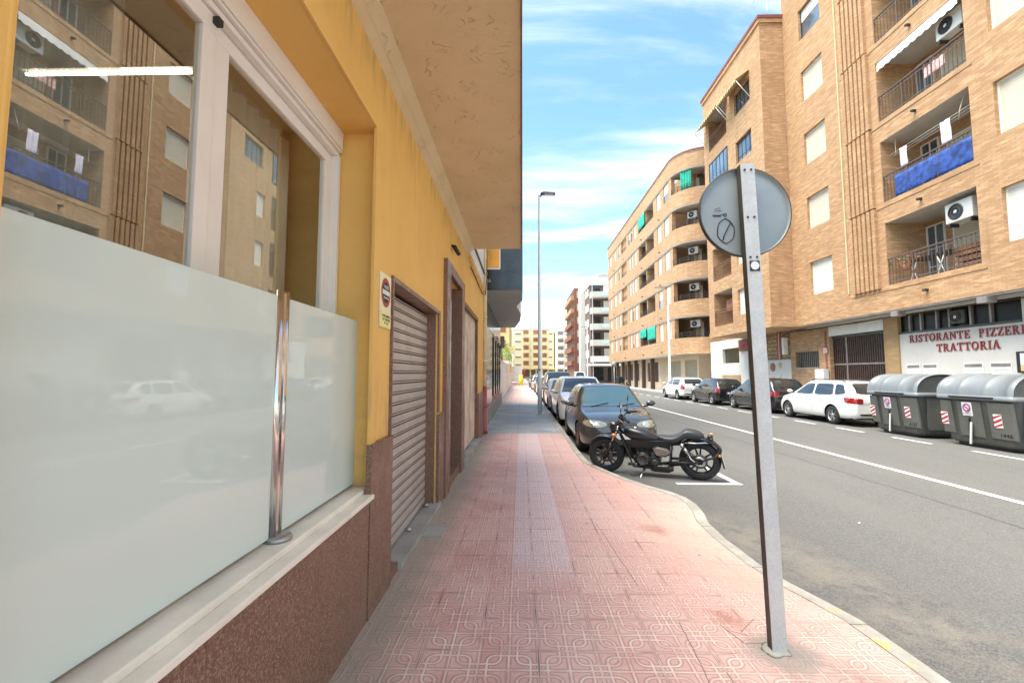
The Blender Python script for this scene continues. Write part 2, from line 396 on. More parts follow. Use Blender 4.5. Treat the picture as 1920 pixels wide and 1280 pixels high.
c = n.mix(n.rng(n.math('PINGPONG', sp[1], .5), .0, .012, .8, 0), c, (.10, .09, .07))
c = n.mix(n.math('MULTIPLY', n.rng(n.noise(o, 7, 4, .6), .54, .62), n.rng(sp[1], 3.3, 3.1, 0, .75)), c, (.66, .56, .15))
c = n.mix(n.rng(n.noise(o, 14, 5, .7), .58, .75, 0, .6), c, (.16, .14, .11))
n.set(Base_Color=c, Roughness=.9); n.bump(n.noise(o, 45, 4), .3); M['kerb_stone'] = n.m
# window glass: real see-through pane with strong mirror reflection
mg = bpy.data.materials.new('pane_glass'); mg.use_nodes = True; t_ = mg.node_tree; t_.nodes.clear()
fr = N_(t_, 'ShaderNodeFresnel', IOR=3.4); tr = N_(t_, 'ShaderNodeBsdfTransparent'); tr.inputs[0].default_value = (.95, .96, .93, 1)
gl = N_(t_, 'ShaderNodeBsdfGlossy', Roughness=0.0); gl.inputs[0].default_value = (.95, .95, .93, 1)
mx = N_(t_, 'ShaderNodeMixShader'); oo = N_(t_, 'ShaderNodeOutputMaterial')
ge = N_(t_, 'ShaderNodeNewGeometry'); mm_ = N_(t_, 'ShaderNodeMath', operation='MULTIPLY_ADD'); mm_.inputs[1].default_value = -1.0; mm_.inputs[2].default_value = 1.0
m2_ = N_(t_, 'ShaderNodeMath', operation='MULTIPLY'); t_.links.new(ge.outputs['Backfacing'], mm_.inputs[0]); t_.links.new(mm_.outputs[0], m2_.inputs[0]); t_.links.new(fr.outputs[0], m2_.inputs[1]); t_.links.new(m2_.outputs[0], mx.inputs[0]); t_.links.new(tr.outputs[0], mx.inputs[1]); t_.links.new(gl.outputs[0], mx.inputs[2]); t_.links.new(mx.outputs[0], oo.inputs[0])
M['pane_glass'] = mg
def emis(name, col, st):
    n = NT(name); n.set(Base_Color=col); n.b.inputs['Emission Color'].default_value = (*col, 1); n.b.inputs['Emission Strength'].default_value = st; M[name] = n.m
emis('lamp_tube', (1, .95, .85), 2.5)
# ribbed roller shutters
def ribbed(name, col, pitch, dark=.35, amt=.6, rough=.5):
    n = NT(name); uv = n.tc('UV'); v = n.sep(uv)[1]
    w = n.math('PINGPONG', n.math('DIVIDE', v, pitch), .5)
    c = n.mix(n.rng(w, .0, .10, amt, 0.0), col, tuple(x*dark for x in col))
    c = n.mix(n.rng(n.noise(n.map(uv, sc=(1.5, .5, 1)), 1.5, 5, .6), .45, .8, 0, .35), c, tuple(x*.6 for x in col))
    n.set(Base_Color=c, Roughness=rough); n.bump(n.rng(w, 0, .14), .5, .01); M[name] = n.m
ribbed('shutter_cream', (.66, .59, .47), .075, .5, .85)
ribbed('shutter_white', (.74, .71, .65), .075, .5, .8)
ribbed('garage_beige', (.40, .33, .24), .11)
simple('shutter_groove', (.07, .05, .045), .7)
simple('shutter_steel', (.54, .48, .43), .42, .15, var=.10, vs=2, dirt=.3)
simple('door_plank', (.64, .52, .42), .7, var=.25, vs=2.2, dirt=.3)

M['frosted'].node_tree.nodes['Principled BSDF'].inputs['Coat IOR'].default_value = 1.5
M['frosted'].node_tree.nodes['Principled BSDF'].inputs['Coat Roughness'].default_value = 0.015

n_ = M['frosted'].node_tree; b_ = n_.nodes['Principled BSDF']; t2 = N_(n_, 'ShaderNodeTexCoord'); m2 = N_(n_, 'ShaderNodeMapping'); m2.inputs[3].default_value = (1, 3.0, .6)
n_.links.new(t2.outputs['Object'], m2.inputs[0]); q2 = N_(n_, 'ShaderNodeTexNoise', Scale=2.5, Detail=6.0, Roughness=0.7); n_.links.new(m2.outputs[0], q2.inputs['Vector'])
r2 = N_(n_, 'ShaderNodeMapRange'); r2.inputs[1].default_value = .42; r2.inputs[2].default_value = .75; r2.inputs[3].default_value = .008; r2.inputs[4].default_value = .14
n_.links.new(q2.outputs['Fac'], r2.inputs[0]); n_.links.new(r2.outputs[0], b_.inputs['Coat Roughness'])
# ---------------------------------------------------------------- mesh helpers
class MB:
    def __init__(s): s.v = []; s.f = []; s.m = []; s.sm = []; s.names = []
    def mi(s, m):
        if m not in s.names: s.names.append(m)
        return s.names.index(m)
    def face(s, pts, m='white_paint', smooth=False):
        i = len(s.v); s.v += [tuple(p) for p in pts]; s.f.append(tuple(range(i, i+len(pts)))); s.m.append(s.mi(m)); s.sm.append(smooth)
    def add(s, vs, fs, m, smooth=False):
        i = len(s.v); s.v += [tuple(p) for p in vs]; k = s.mi(m)
        for f in fs: s.f.append(tuple(i+a for a in f)); s.m.append(k); s.sm.append(smooth)
    def box(s, x0, x1, y0, y1, z0, z1, m='white_paint'):
        if x0 > x1: x0, x1 = x1, x0
        if y0 > y1: y0, y1 = y1, y0
        if z0 > z1: z0, z1 = z1, z0
        v = [(x0,y0,z0),(x1,y0,z0),(x1,y1,z0),(x0,y1,z0),(x0,y0,z1),(x1,y0,z1),(x1,y1,z1),(x0,y1,z1)]
        s.add(v, [(3,2,1,0),(4,5,6,7),(0,1,5,4),(1,2,6,5),(2,3,7,6),(3,0,4,7)], m)
    def obox(s, c, ax, hx, hy, hz, m):        # oriented box, ax = 3x3 matrix
        vs = [Vector(c)+ax @ Vector((a*hx, b*hy, d*hz)) for d in (-1,1) for a, b in ((-1,-1),(1,-1),(1,1),(-1,1))]
        s.add(vs, [(3,2,1,0),(4,5,6,7),(0,1,5,4),(1,2,6,5),(2,3,7,6),(3,0,4,7)], m)
    def cyl(s, p0, p1, r0, m, r1=None, n=12, caps=True, smooth=True):
        p0, p1 = Vector(p0), Vector(p1); r1 = r0 if r1 is None else r1
        d = (p1-p0).normalized(); a = d.orthogonal().normalized(); b = d.cross(a)
        vs = [p+ (a*cos(2*pi*i/n)+b*sin(2*pi*i/n))*r for p, r in ((p0,r0),(p1,r1)) for i in range(n)]
        s.add(vs, [(i, (i+1) % n, n+(i+1) % n, n+i) for i in range(n)], m, smooth)
        if caps:
            s.add(vs[:n], [tuple(reversed(range(n)))], m); s.add(vs[n:], [tuple(range(n))], m)
    def tube(s, pts, r, m, n=8, closed=False):
        pts = [Vector(p) for p in pts]; rr = r if isinstance(r, (list, tuple)) else [r]*len(pts)
        rings = []; ref = None
        for i, p in enumerate(pts):
            if closed: t = pts[(i+1) % len(pts)]-pts[i-1]
            else: t = pts[min(i+1, len(pts)-1)]-pts[max(i-1, 0)]
            t.normalize()
            if ref is None: ref = t.orthogonal()
            a = (ref - t*ref.dot(t)).normalized(); ref = a; b = t.cross(a)
            rings.append([p+(a*cos(2*pi*k/n)+b*sin(2*pi*k/n))*rr[i] for k in range(n)])
        vs = [q for g in rings for q in g]; fs = []
        L = len(pts)
        for i in range(L if closed else L-1):
            j = (i+1) % L
            for k in range(n): fs.append((i*n+k, i*n+(k+1) % n, j*n+(k+1) % n, j*n+k))
        s.add(vs, fs, m, True)
        if not closed:
            s.add(rings[0], [tuple(reversed(range(n)))], m); s.add(rings[-1], [tuple(range(n))], m)
    def lathe(s, c, axis, prof, m, n=32, smooth=True, ref=None):   # prof: list (radius, offset along axis)
        c = Vector(c); d = Vector(axis).normalized(); a = (Vector(ref) if ref else d.orthogonal()).normalized(); b = d.cross(a)
        vs = [c+d*h+(a*cos(2*pi*k/n)+b*sin(2*pi*k/n))*r for r, h in prof for k in range(n)]
        fs = [(i*n+k, i*n+(k+1) % n, (i+1)*n+(k+1) % n, (i+1)*n+k) for i in range(len(prof)-1) for k in range(n)]
        s.add(vs, fs, m, smooth)
    def prism(s, poly, z0, z1, m, top=True, bot=True):
        n = len(poly); vs = [(x, y, z0) for x, y in poly]+[(x, y, z1) for x, y in poly]
        fs = [(i, (i+1) % n, n+(i+1) % n, n+i) for i in range(n)]
        if top: fs.append(tuple(range(n, 2*n)))
        if bot: fs.append(tuple(reversed(range(n))))
        s.add(vs, fs, m)
    def loft(s, rings, m, smooth=True, closed=True, caps=True):
        n = len(rings[0]); vs = [q for g in rings for q in g]; fs = []
        for i in range(len(rings)-1):
            for k in range(n if closed else n-1): fs.append((i*n+k, i*n+(k+1) % n, (i+1)*n+(k+1) % n, (i+1)*n+k))
        s.add(vs, fs, m, smooth)
        if caps and closed:
            s.add(rings[0], [tuple(reversed(range(n)))], m); s.add(rings[-1], [tuple(range(n))], m)
    def mesh(s, name, recalc=True):
        me = bpy.data.meshes.new(name); me.from_pydata(s.v, [], s.f)
        for mn in s.names: me.materials.append(M[mn])
        me.polygons.foreach_set('material_index', s.m); me.polygons.foreach_set('use_smooth', s.sm)
        if recalc:
            bm = bmesh.new(); bm.from_mesh(me)
            bmesh.ops.remove_doubles(bm, verts=bm.verts, dist=1e-5) if any(s.sm) else None
            bmesh.ops.recalc_face_normals(bm, faces=bm.faces); bm.to_mesh(me); bm.free()
        uvl = me.uv_layers.new(name='UVMap'); 
        for p in me.polygons:
            nx, ny, nz = p.normal; ax, ay, az_ = abs(nx), abs(ny), abs(nz)
            for li in p.loop_indices:
                x, y, z = me.vertices[me.loops[li].vertex_index].co
                if az_ > ax and az_ > ay: u = (x, y)
                elif ax >= ay: u = (y, z)
                else: u = (x, z)
                uvl.data[li].uv = u
        return me
    def build(s, name, parent=None, world=False, bevel=0, seg=2, recalc=True):
        o = bpy.data.objects.new(name, s.mesh(name, recalc)); COL.objects.link(o)
        if parent is not None:
            o.parent = parent
            if world: o.matrix_parent_inverse = MW(parent).inverted()
        if bevel:
            b = o.modifiers.new('b', 'BEVEL'); b.width = bevel; b.segments = seg; b.limit_method = 'ANGLE'; b.angle_limit = R(40)
        return o
def build_split(mb, name, parent=None, **k):
    """every loose piece of mb becomes a part of its own"""
    key = [tuple(round(c, 4) for c in v) for v in mb.v]; par = {}
    def find(a):
        while par.setdefault(a, a) != a: par[a] = par[par[a]]; a = par[a]
        return a
    for f in mb.f:
        r = find(key[f[0]])
        for i in f[1:]: par[find(key[i])] = r
    out = {}
    for f, m, sm in zip(mb.f, mb.m, mb.sm): out.setdefault(find(key[f[0]]), []).append((f, m, sm))
    res = []
    for fs in out.values():
        q = MB()
        for f, m, sm in fs: q.face([mb.v[i] for i in f], mb.names[m], sm)
        me = q.build(name, parent, **k); res.append(me)
        bm = bmesh.new(); bm.from_mesh(me.data); bmesh.ops.remove_doubles(bm, verts=bm.verts, dist=1e-5); bm.to_mesh(me.data); bm.free()
    return res
def MW(o):
    m = o.matrix_parent_inverse @ o.matrix_basis if o.parent else o.matrix_basis
    return MW(o.parent) @ m if o.parent else m.copy()
def tag(o, label=None, cat=None, group=None, kind=None):
    if label: o['label'] = label
    if cat: o['category'] = cat
    if group: o['group'] = group
    if kind: o['kind'] = kind
    return o
def thing(name, label, cat, loc=(0, 0, 0), rz=0, group=None):
    o = bpy.data.objects.new(name, None); COL.objects.link(o); o.location = loc; o.rotation_euler = (0, 0, rz)
    o.empty_display_size = .2
    return tag(o, label, cat, group)
def struct(mb, name, label, kind='structure'):
    o = mb.build(name); o['kind'] = kind; o['label'] = label; o['category'] = name.replace('_', ' '); return o
def copy_tree(o, parent=None):
    c = o.copy(); COL.objects.link(c); c.parent = parent
    if parent: c.matrix_parent_inverse = o.matrix_parent_inverse.copy()
    for ch in list(o.children): copy_tree(ch, c)
    return c

class Fr:      # facade frame: u along the wall, z up, d into the building
    def __init__(s, o, U, Nn): s.o = Vector(o); s.U = Vector(U); s.N = Vector(Nn)
    def __call__(s, u, z, d=0): return s.o+s.U*u+Vector((0, 0, z))-s.N*d
    def box(s, mb, u0, u1, z0, z1, d0, d1, m):
        v = [s(u, z, d) for d in (d0, d1) for u, z in ((u0,z0),(u1,z0),(u1,z1),(u0,z1))]
        mb.add(v, [(3,2,1,0),(4,5,6,7),(0,1,5,4),(1,2,6,5),(2,3,7,6),(3,0,4,7)], m)
def facade(mb, F, u0, u1, z0, z1, holes, m, rm=None):
    us = sorted({u0, u1, *[h[0] for h in holes], *[h[1] for h in holes]}); zs = sorted({z0, z1, *[h[2] for h in holes], *[h[3] for h in holes]})
    us = [u for u in us if u0 <= u <= u1]; zs = [z for z in zs if z0 <= z <= z1]
    for a, b in zip(us, us[1:]):
        for c, d in zip(zs, zs[1:]):
            um, zm = (a+b)/2, (c+d)/2
            if any(h[0] < um < h[1] and h[2] < zm < h[3] for h in holes): continue
            mb.face([F(a, c), F(b, c), F(b, d), F(a, d)], m)
    for h in holes:
        a, b, c, d, dep = h[:5]; r = rm or m
        bm_ = h[5] if len(h) > 5 else None
        cm = h[6] if len(h) > 6 else r
        mb.face([F(a,c), F(a,c,dep), F(a,d,dep), F(a,d)], r); mb.face([F(b,c), F(b,d), F(b,d,dep), F(b,c,dep)], r)
        mb.face([F(a,d), F(a,d,dep), F(b,d,dep), F(b,d)], cm); mb.face([F(a,c), F(b,c), F(b,c,dep), F(a,c,dep)], cm)
        if bm_: mb.face([F(a,c,dep), F(b,c,dep), F(b,d,dep), F(a,d,dep)], bm_)
def window(F, par, a, b, c, d, dep, kind='shutter', mat_='shutter_cream', frame='white_pvc', open_=0.0, nm=2):
    """one window: frame as the part, shutter/pane as its sub-part"""
    f = MB(); t = .05
    F.box(f, a, b, c, c+t, dep-.06, dep, frame); F.box(f, a, b, d-t, d, dep-.06, dep, frame)
    F.box(f, a, a+t, c+t, d-t, dep-.06, dep, frame); F.box(f, b-t, b, c+t, d-t, dep-.06, dep, frame)
    if kind == 'glass':
        for i in range(1, nm):
            x = a+(b-a)*i/nm; F.box(f, x-.022, x+.022, c+t, d-t, dep-.05, dep-.01, frame)
        F.box(f, a+t, b-t, c+(d-c)*.28, c+(d-c)*.28+.03, dep-.045, dep-.012, frame)
    w = f.build('window', par, world=True)
    p = MB()
    if kind == 'glass':
        F.box(p, a+t, b-t, c+t, d-t, dep-.03, dep-.022, mat_); p.build('pane', w, world=True)
    else:
        zc = c+t+(d-c-2*t)*open_
        F.box(p, a+t, b-t, zc, d-t, dep-.045, dep-.02, mat_); p.build('roller_shutter', w, world=True)
        if open_ > 0:
            p = MB(); F.box(p, a+t, b-t, c+t, zc, dep-.03, dep-.015, 'win_glass'); p.build('pane', w, world=True)
    return w
def railing(F, par, a, b, c, h=1.0, d=0.04, n=None, m='rail_brown', vert=True):
    mb = MB()
    F.box(mb, a, b, c+h-.04, c+h, d-.03, d+.02, m); F.box(mb, a, b, c+h-.16, c+h-.13, d-.01, d+.01, m); F.box(mb, a, b, c+.08, c+.11, d-.01, d+.01, m)
    k = n or int((b-a)/.135)
    for i in range(k+1):
        u = a+(b-a)*i/k; w = .0065
        if i % 8 == 0: w = .018
        F.box(mb, u-w, u+w, c, c+h-.04, d-.009 if w < .01 else d-.018, d+.009 if w < .01 else d+.018, m)
    return mb.build('railing', par, world=True)
def text_mesh(name, txt, size, mat_, parent, loc, rot, ext=.002, align='CENTER', world=True):
    cu = bpy.data.curves.new(name, 'FONT'); cu.body = txt; cu.size = size; cu.extrude = ext; cu.align_x = align; cu.align_y = 'CENTER'; cu.offset = size*.012
    o = bpy.data.objects.new(name, cu); COL.objects.link(o)
    dg = bpy.context.evaluated_depsgraph_get()
    me = bpy.data.meshes.new_from_object(o.evaluated_get(dg)); bpy.data.objects.remove(o)
    me.materials.clear(); me.materials.append(M[mat_])
    q = bpy.data.objects.new(name, me); COL.objects.link(q); q.parent = parent; q.location = loc; q.rotation_euler = rot
    if parent is not None and world: q.matrix_parent_inverse = MW(parent).inverted()
    return q
ROT_LEFT = (R(90), 0, R(-90))     # text facing -X, read from the street (runs towards -Y)
ROT_RIGHT = (R(90), 0, R(90))     # text facing +X
# ================================================================ GROUND
g = MB(); g.face([(-400, -60, -.16), (400, -60, -.16), (400, 900, -.16), (-400, 900, -.16)], 'concrete')
struct(g, 'ground', 'pale ground stretching beyond the street')
g = MB()
ys = [-12, 10, 30, 60, 120, 200]
for a, b in zip(ys, ys[1:]): g.face([(.9, a, -.10), (12.6, a, -.10), (12.6, b, -.10), (.9, b, -.10)], 'asphalt')
struct(g, 'road', 'worn grey asphalt street')
KERB = [(-6, 2.13, 0), (2.5, 2.12, 0), (3.05, 2.10, 0), (3.35, 2.08, -.035), (3.7, 2.03, -.065), (4.1, 1.98, -.07), (4.7, 1.96, -.07), (5.15, 1.97, -.055), (5.4, 2.02, -.02),
        (5.65, 2.04, 0), (5.9, 2.02, 0), (6.15, 1.92, 0), (6.5, 1.70, 0), (6.9, 1.52, 0), (7.3, 1.37, 0), (7.7, 1.24, 0), (8.05, 1.15, 0), (8.5, 1.10, 0), (9.5, 1.08, 0), (12.0, 1.09, 0)]
def pave(name, label, K, mat_, xl):
    g = MB(); cols = [0, .62, .8, .93, 1.0]
    for (y0, e0, z0), (y1, e1, z1) in zip(K, K[1:]):
        def row(y, e, z):
            xs = [xl, e-.75, e-.42, e-.16, e]; zs = [0, 0, z*.35, z*.9, z]
            return [(x, y, q) for x, q in zip(xs, zs)]
        A, B = row(y0, e0, z0), row(y1, e1, z1)
        for i in range(4): g.face([A[i], A[i+1], B[i+1], B[i]], mat_, True)
    return struct(g, name, label)
pave('sidewalk', 'pink relief tiled sidewalk beside the yellow building', KERB, 'paving_pink', -1.3)
K2 = [(12.0, 1.09, 0), (24.4, 1.10, 0)]
pave('sidewalk', 'grey concrete stretch of the sidewalk', K2, 'concrete_paving', -1.4)
K3 = [(24.4, 1.10, 0), (60, 1.10, 0), (130, 1.1, 0)]
pave('sidewalk', 'far pink tiled sidewalk', K3, 'paving_far', -1.6)
def kerbline(name, label, K, w=.13, sgn=1, zr=-.10, wob=.006):
    g = MB(); st = []
    for (y0, e0, z0), (y1, e1, z1) in zip(K, K[1:]):
        n = max(1, int((y1-y0)/.25)) if y0 < 14 and y0 > -1 else 1
        for i in range(n): f = i/n; st.append((y0+(y1-y0)*f, e0+(e1-e0)*f, z0+(z1-z0)*f))
    st.append(K[-1])
    rings = []
    for i, (y, e, z) in enumerate(st):
        j, k = st[max(i-1, 0)], st[min(i+1, len(st)-1)]
        t = Vector((k[1]-j[1], k[0]-j[0])).normalized(); nx, ny = t.y*sgn, -t.x*sgn
        h = random.uniform(-wob, wob)*.5 if y < 14 else 0
        P = [(0.004, zr-.05), (0.004, z+.004+h), (w*.85, z+.002+h), (w, z-.012+h), (w+.012, zr-.05)]
        rings.append([(e+nx*a, y+ny*a, q) for a, q in P])
    g.loft(rings, 'kerb_stone', smooth=False, closed=True, caps=True)
    return struct(g, name, label)
kerbline('kerb', 'worn concrete kerb with yellow paint remains along the near sidewalk', [k for k in KERB])
kerbline('kerb', 'grey kerb along the far left sidewalk', K2+K3[1:])
# joints: a dark slit between tiles and kerb
# right hand sidewalk
g = MB(); g.face([(12.55, -12, .03), (14.6, -12, .03), (14.6, 62, .03), (12.55, 62, .03)], 'concrete_paving')
g.face([(12.55, 33.6, .034), (30, 33.6, .034), (30, 62, .034), (12.55, 62, .034)], 'concrete_paving')
struct(g, 'sidewalk', 'pavement along the brick buildings on the right')
kerbline('kerb', 'kerb of the right hand pavement', [(-12, 12.5, .03), (62, 12.5, .03)], sgn=-1)
# markings (road paint sheets)
g = MB()
g.face([(6.53, -12, -.096), (6.66, -12, -.096), (6.66, 70, -.096), (6.53, 70, -.096)], 'road_paint')
struct(g, 'lane_line', 'solid white line down the middle of the road')
for i in range(26):
    y = 8.95+i*2.12 - 2*2.12
    g = MB(); g.face([(9.88, y, -.096), (9.99, y, -.096), (9.99, y+1.15, -.096), (9.88, y+1.15, -.096)], 'road_paint')
    struct(g, 'parking_dash', 'white dash of the parking line on the far side')['group'] = 'parking line dashes'
g = MB()
g.face([(2.40, 6.98, -.096), (3.40, 6.98, -.096), (3.40, 7.10, -.096), (2.40, 7.10, -.096)], 'road_paint')
g.face([(3.28, 7.10, -.0957), (3.39, 7.10, -.0957), (3.39, 9.4, -.0957), (3.28, 9.4, -.0957)], 'road_paint')
for y in (14, 19, 24, 29, 34): g.face([(3.28, y, -.096), (3.39, y, -.096), (3.39, y+1.2, -.096), (3.28, y+1.2, -.096)], 'road_paint')
struct(g, 'bay_marking', 'white corner of the parking bay by the motorcycle')
# cover plate + grate in the pavement
t = MB(); t.box(-.98, -.78, 4.45, 4.78, .0, .012, 'concrete')
for i in range(9): t.box(-.965+i*.0205, -.955+i*.0205, 4.47, 4.76, .012, .014, 'grey_box')
tag(t.build('drain_cover'), 'small grey metal cover plate in the pink tiles near the shutter', 'cover plate')
t = MB(); t.box(.42, .84, 12.5, 12.8, .0, .010, 'dull_metal')
tag(t.build('drain_cover'), 'small metal plate in the grey pavement by the kerb', 'cover plate')
# cracked cement footing round the sign pole
t = MB(); ring = []
for k in range(26):
    a = 2*pi*k/26; r = .07+.035*noise.noise(Vector((cos(a)*1.4, sin(a)*1.4, .3))); ring.append((1.49+r*cos(a)*1.15, 2.72+r*sin(a)))
t.loft([[(x, y, .002) for x, y in ring], [(1.49+(x-1.49)*.75, 2.72+(y-2.72)*.75, .007) for x, y in ring], [(1.49+(x-1.49)*.3, 2.72+(y-2.72)*.3, .012) for x, y in ring]], 'concrete', True)
tag(t.build('cement_footing'), 'rough cement patch at the foot of the sign pole', 'cement patch')

# ================================================================ YELLOW BUILDING (left)
X0 = -1.03
YB = thing('yellow_building', 'yellow stucco building with overhanging slab and frosted shop window at left', 'building', (-3, 6, 0))
LF = Fr((X0, 0, 0), (0, 1, 0), (1, 0, 0))         # u = y, d positive goes into the building (-X)
GR = 'granite_red'
b = MB()
holes = [(.835, 3.07, .80, 3.33, .30), (3.47, 5.42, 0.0, 2.36, .16), (6.10, 7.30, 0.0, 3.00, .9, 'brown_wood'), (7.86, 10.35, .10, 2.86, .10)]
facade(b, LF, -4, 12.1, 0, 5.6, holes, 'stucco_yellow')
TZ = 5.6  # unseen building top, set low so the sun reaches the sidewalk
b.face([(X0, 12.1, 0), (-9, 12.1, 0), (-9, 12.1, TZ), (X0, 12.1, TZ)], 'stucco_yellow')
b.face([(X0, -4, TZ), (-9, -4, TZ), (-9, 12.1, TZ), (X0, 12.1, TZ)], 'stucco_yellow')
b.face([(X0, -4, 0), (-9, -4, 0), (-9, -4, TZ), (X0, -4, TZ)], 'stucco_yellow')
b.face([(-9, -4, 0), (-9, 12.1, 0), (-9, 12.1, TZ), (-9, -4, TZ)], 'stucco_yellow')
b.build('wall', YB, world=True, recalc=False)
# raised trim band round the window
b = MB()
LF.box(b, 2.985, 3.07, .84, 3.33, -.018, 0.002, 'stucco_yellow'); LF.box(b, .835, 3.07, 3.33, 3.42, -.018, .002, 'stucco_yellow')
LF.box(b, 3.07, 3.10, .84, 3.42, -.018, .002, 'stucco_yellow')
b.build('window_surround', YB, world=True)
# rounded near pillar
b = MB(); b.tube([(X0-.008, .827, .8), (X0-.008, .827, 3.6)], .010, 'stucco_yellow', 12); b.build('pillar_bead', YB, world=True)
# slab overhang
sl = MB(); sl.box(X0, .0, -4, 8.55, 4.04, 4.6, 'soffit_stucco'); sl.build('overhang', YB, world=True)  # slab top kept thin to throw less shade on the sidewalk
e = MB(); e.box(.001, .012, -4, 8.56, 4.025, 4.6, 'brown_wood'); e.build('overhang_edge', YB, world=True)
b = MB(); pr = [(X0, 3.86), (X0+.05, 3.90), (X0+.05, 3.95), (X0+.11, 4.04), (X0, 4.04)]
b.loft([[(x, y, z) for x, z in pr] for y in (-4, 8.5)], 'soffit_stucco', False); b.build('cornice', YB, world=True)
b = MB(); pr = [(X0, 3.80), (X0+.05, 3.84), (X0+.05, 3.92), (X0, 3.95)]
b.loft([[(x, y, z) for x, z in pr] for y in (8.56, 12.1)], 'stucco_yellow', False); b.build('cornice', YB, world=True)
b = MB(); LF.box(b, 8.8, 11.9, 4.02, 5.6, -.015, 0, 'white_paint'); LF.box(b, 8.8, 11.9, 4.3, 4.34, -.05, -.016, 'dark_metal'); b.build('upper_window', YB, world=True)
# granite dado
b = MB()
LF.box(b, -4, 2.965, 0, .745, -.028, 0.01, GR); LF.box(b, 2.972, 3.47, 0, 1.10, -.034, .002, GR)
LF.box(b, 2.972, 3.47, 1.10, 1.125, -.044, .002, GR); LF.box(b, -4, 2.965, .745, .772, -.036, .03, GR)
LF.box(b, 5.42, 5.80, 0, 1.10, -.034, .002, GR); LF.box(b, 7.62, 7.86, 0, 1.15, -.034, .002, GR); LF.box(b, 10.45, 12.08, 0, 1.12, -.034, .002, GR)
build_split(b, 'granite_plinth', YB, world=True)
# marble sill: two steps
b = MB(); b.box(-1.33, -1.045, -4, 3.06, .772, .832, 'marble_sill'); b.box(-1.045, -.975, -4, 2.99, .772, .803, 'marble_sill')
b.build('window_sill', YB, world=True, bevel=.006)
# window frame
XW = -1.28
b = MB(); F2 = LF
def wb(u0, u1, z0, z1, d0=.25, d1=.33, m='white_pvc'): LF.box(b, u0, u1, z0, z1, d0+.03, d1+.03, m)
wb(.3, 3.06, 3.20, 3.33, .22, .30); wb(.3, 3.06, 3.145, 3.175, .245, .33); wb(.3, 3.06, 3.178, 3.196, .225, .33)
wb(3.02, 3.062, .84, 3.145, .235, .33); wb(.3, 3.02, .835, .90, .235, .33)
wf = b.build('window_frame', YB, world=True, bevel=.004)
b = MB()     # near sash (outer track) and far sash
wb(.3, 1.80, 3.06, 3.143, .262, .30); wb(1.72, 1.80, .90, 3.06, .262, .30); wb(.3, 1.72, .90, .97, .262, .30)
b.build('sash', wf, world=True, bevel=.004)
b = MB(); wb(1.80, 3.02, 3.07, 3.143, .285, .325); wb(1.80, 1.92, .90, 3.07, .285, .325); wb(2.93, 3.02, .90, 3.07, .285, .325); wb(1.92, 2.93, .90, .97, .285, .325)
b.build('sash', wf, world=True, bevel=.004)
b = MB(); LF.box(b, .3, 1.72, .97, 3.06, .308, .312, 'pane_glass'); b.build('pane', wf, world=True)
b = MB(); LF.box(b, 1.92, 2.93, .97, 3.07, .332, .336, 'pane_glass'); b.build('pane', wf, world=True)
b = MB(); LF.box(b, 1.77, 1.80, 3.10, 3.13, .265, .292, 'black_plastic'); b.build('latch', wf, world=True)
# interior behind the window
b = MB()
b.face([(-4.5, -1, .5), (-4.5, 5, .5), (-4.5, 5, 3.4), (-4.5, -1, 3.4)], 'interior')
b.face([(-1.4, 5, .5), (-4.5, 5, .5), (-4.5, 5, 3.4), (-1.4, 5, 3.4)], 'interior'); b.face([(-1.4, -1, .5), (-4.5, -1, .5), (-4.5, -1, 3.4), (-1.4, -1, 3.4)], 'interior')
b.face([(-1.4, -1, 3.4), (-4.5, -1, 3.4), (-4.5, 5, 3.4), (-1.4, 5, 3.4)], 'interior'); b.face([(-1.4, -1, .5), (-4.5, -1, .5), (-4.5, 5, .5), (-1.4, 5, .5)], 'brown_wood')
b.face([(-1.40, 3.08, .5), (-1.40, 5, .5), (-1.40, 5, 3.4), (-1.40, 3.08, 3.4)], 'interior')
b.build('shop_room', YB, world=True, recalc=False)
def curtain(y0, y1, x, amp, per, m, z0=.95, z1=3.2):
    c = MB(); n = int((y1-y0)/.012); A, B = [], []
    for i in range(n+1):
        y = y0+(y1-y0)*i/n; xx = x+amp*sin(2*pi*y/per)+amp*.4*sin(2*pi*y/per*2.3+1)
        A.append((xx, y, z0)); B.append((xx, y, z1))
    c.add(A+B, [(i, i+1, n+2+i, n+1+i) for i in range(n)], m, True); return c
sheer = bpy.data.materials.new('sheer'); sheer.use_nodes = True
sheer.node_tree.nodes['Principled BSDF'].inputs['Base Color'].default_value = (.68, .67, .60, 1); sheer.node_tree.nodes['Principled BSDF'].inputs['Alpha'].default_value = .5
M['sheer'] = sheer
tag(curtain(.35, 1.66, -1.62, .022, .16, 'sheer').build('curtain', recalc=False), 'thin beige curtain behind the near pane of the shop window', 'curtain', 'curtains behind the shop window')
tag(curtain(2.12, 2.95, -1.62, .02, .12, 'curtain').build('curtain', recalc=False), 'tan pleated curtain behind the far pane of the shop window', 'curtain', 'curtains behind the shop window')
t = thing('tube_lamp', 'lit fluorescent tube on the ceiling inside the shop window', 'lamp', (-1.9, 2.02, 3.08))
b = MB(); b.box(-2.45, -1.5, 2.0, 2.04, 3.075, 3.10, 'soffit_grey'); b.build('housing', t, world=True)
b = MB(); b.cyl((-2.42, 2.02, 3.06), (-1.60, 2.02, 3.06), .008, 'lamp_tube'); b.build('tube', t, world=True)
la = bpy.data.lights.new('tube_light', 'AREA'); la.shape = 'RECTANGLE'; la.size = .3; la.size_y = .02; la.energy = 1.2; la.color = (1, .93, .8)
lo = bpy.data.objects.new('tube_light', la); COL.objects.link(lo); lo.location = (-2.35, 2.02, 3.045)

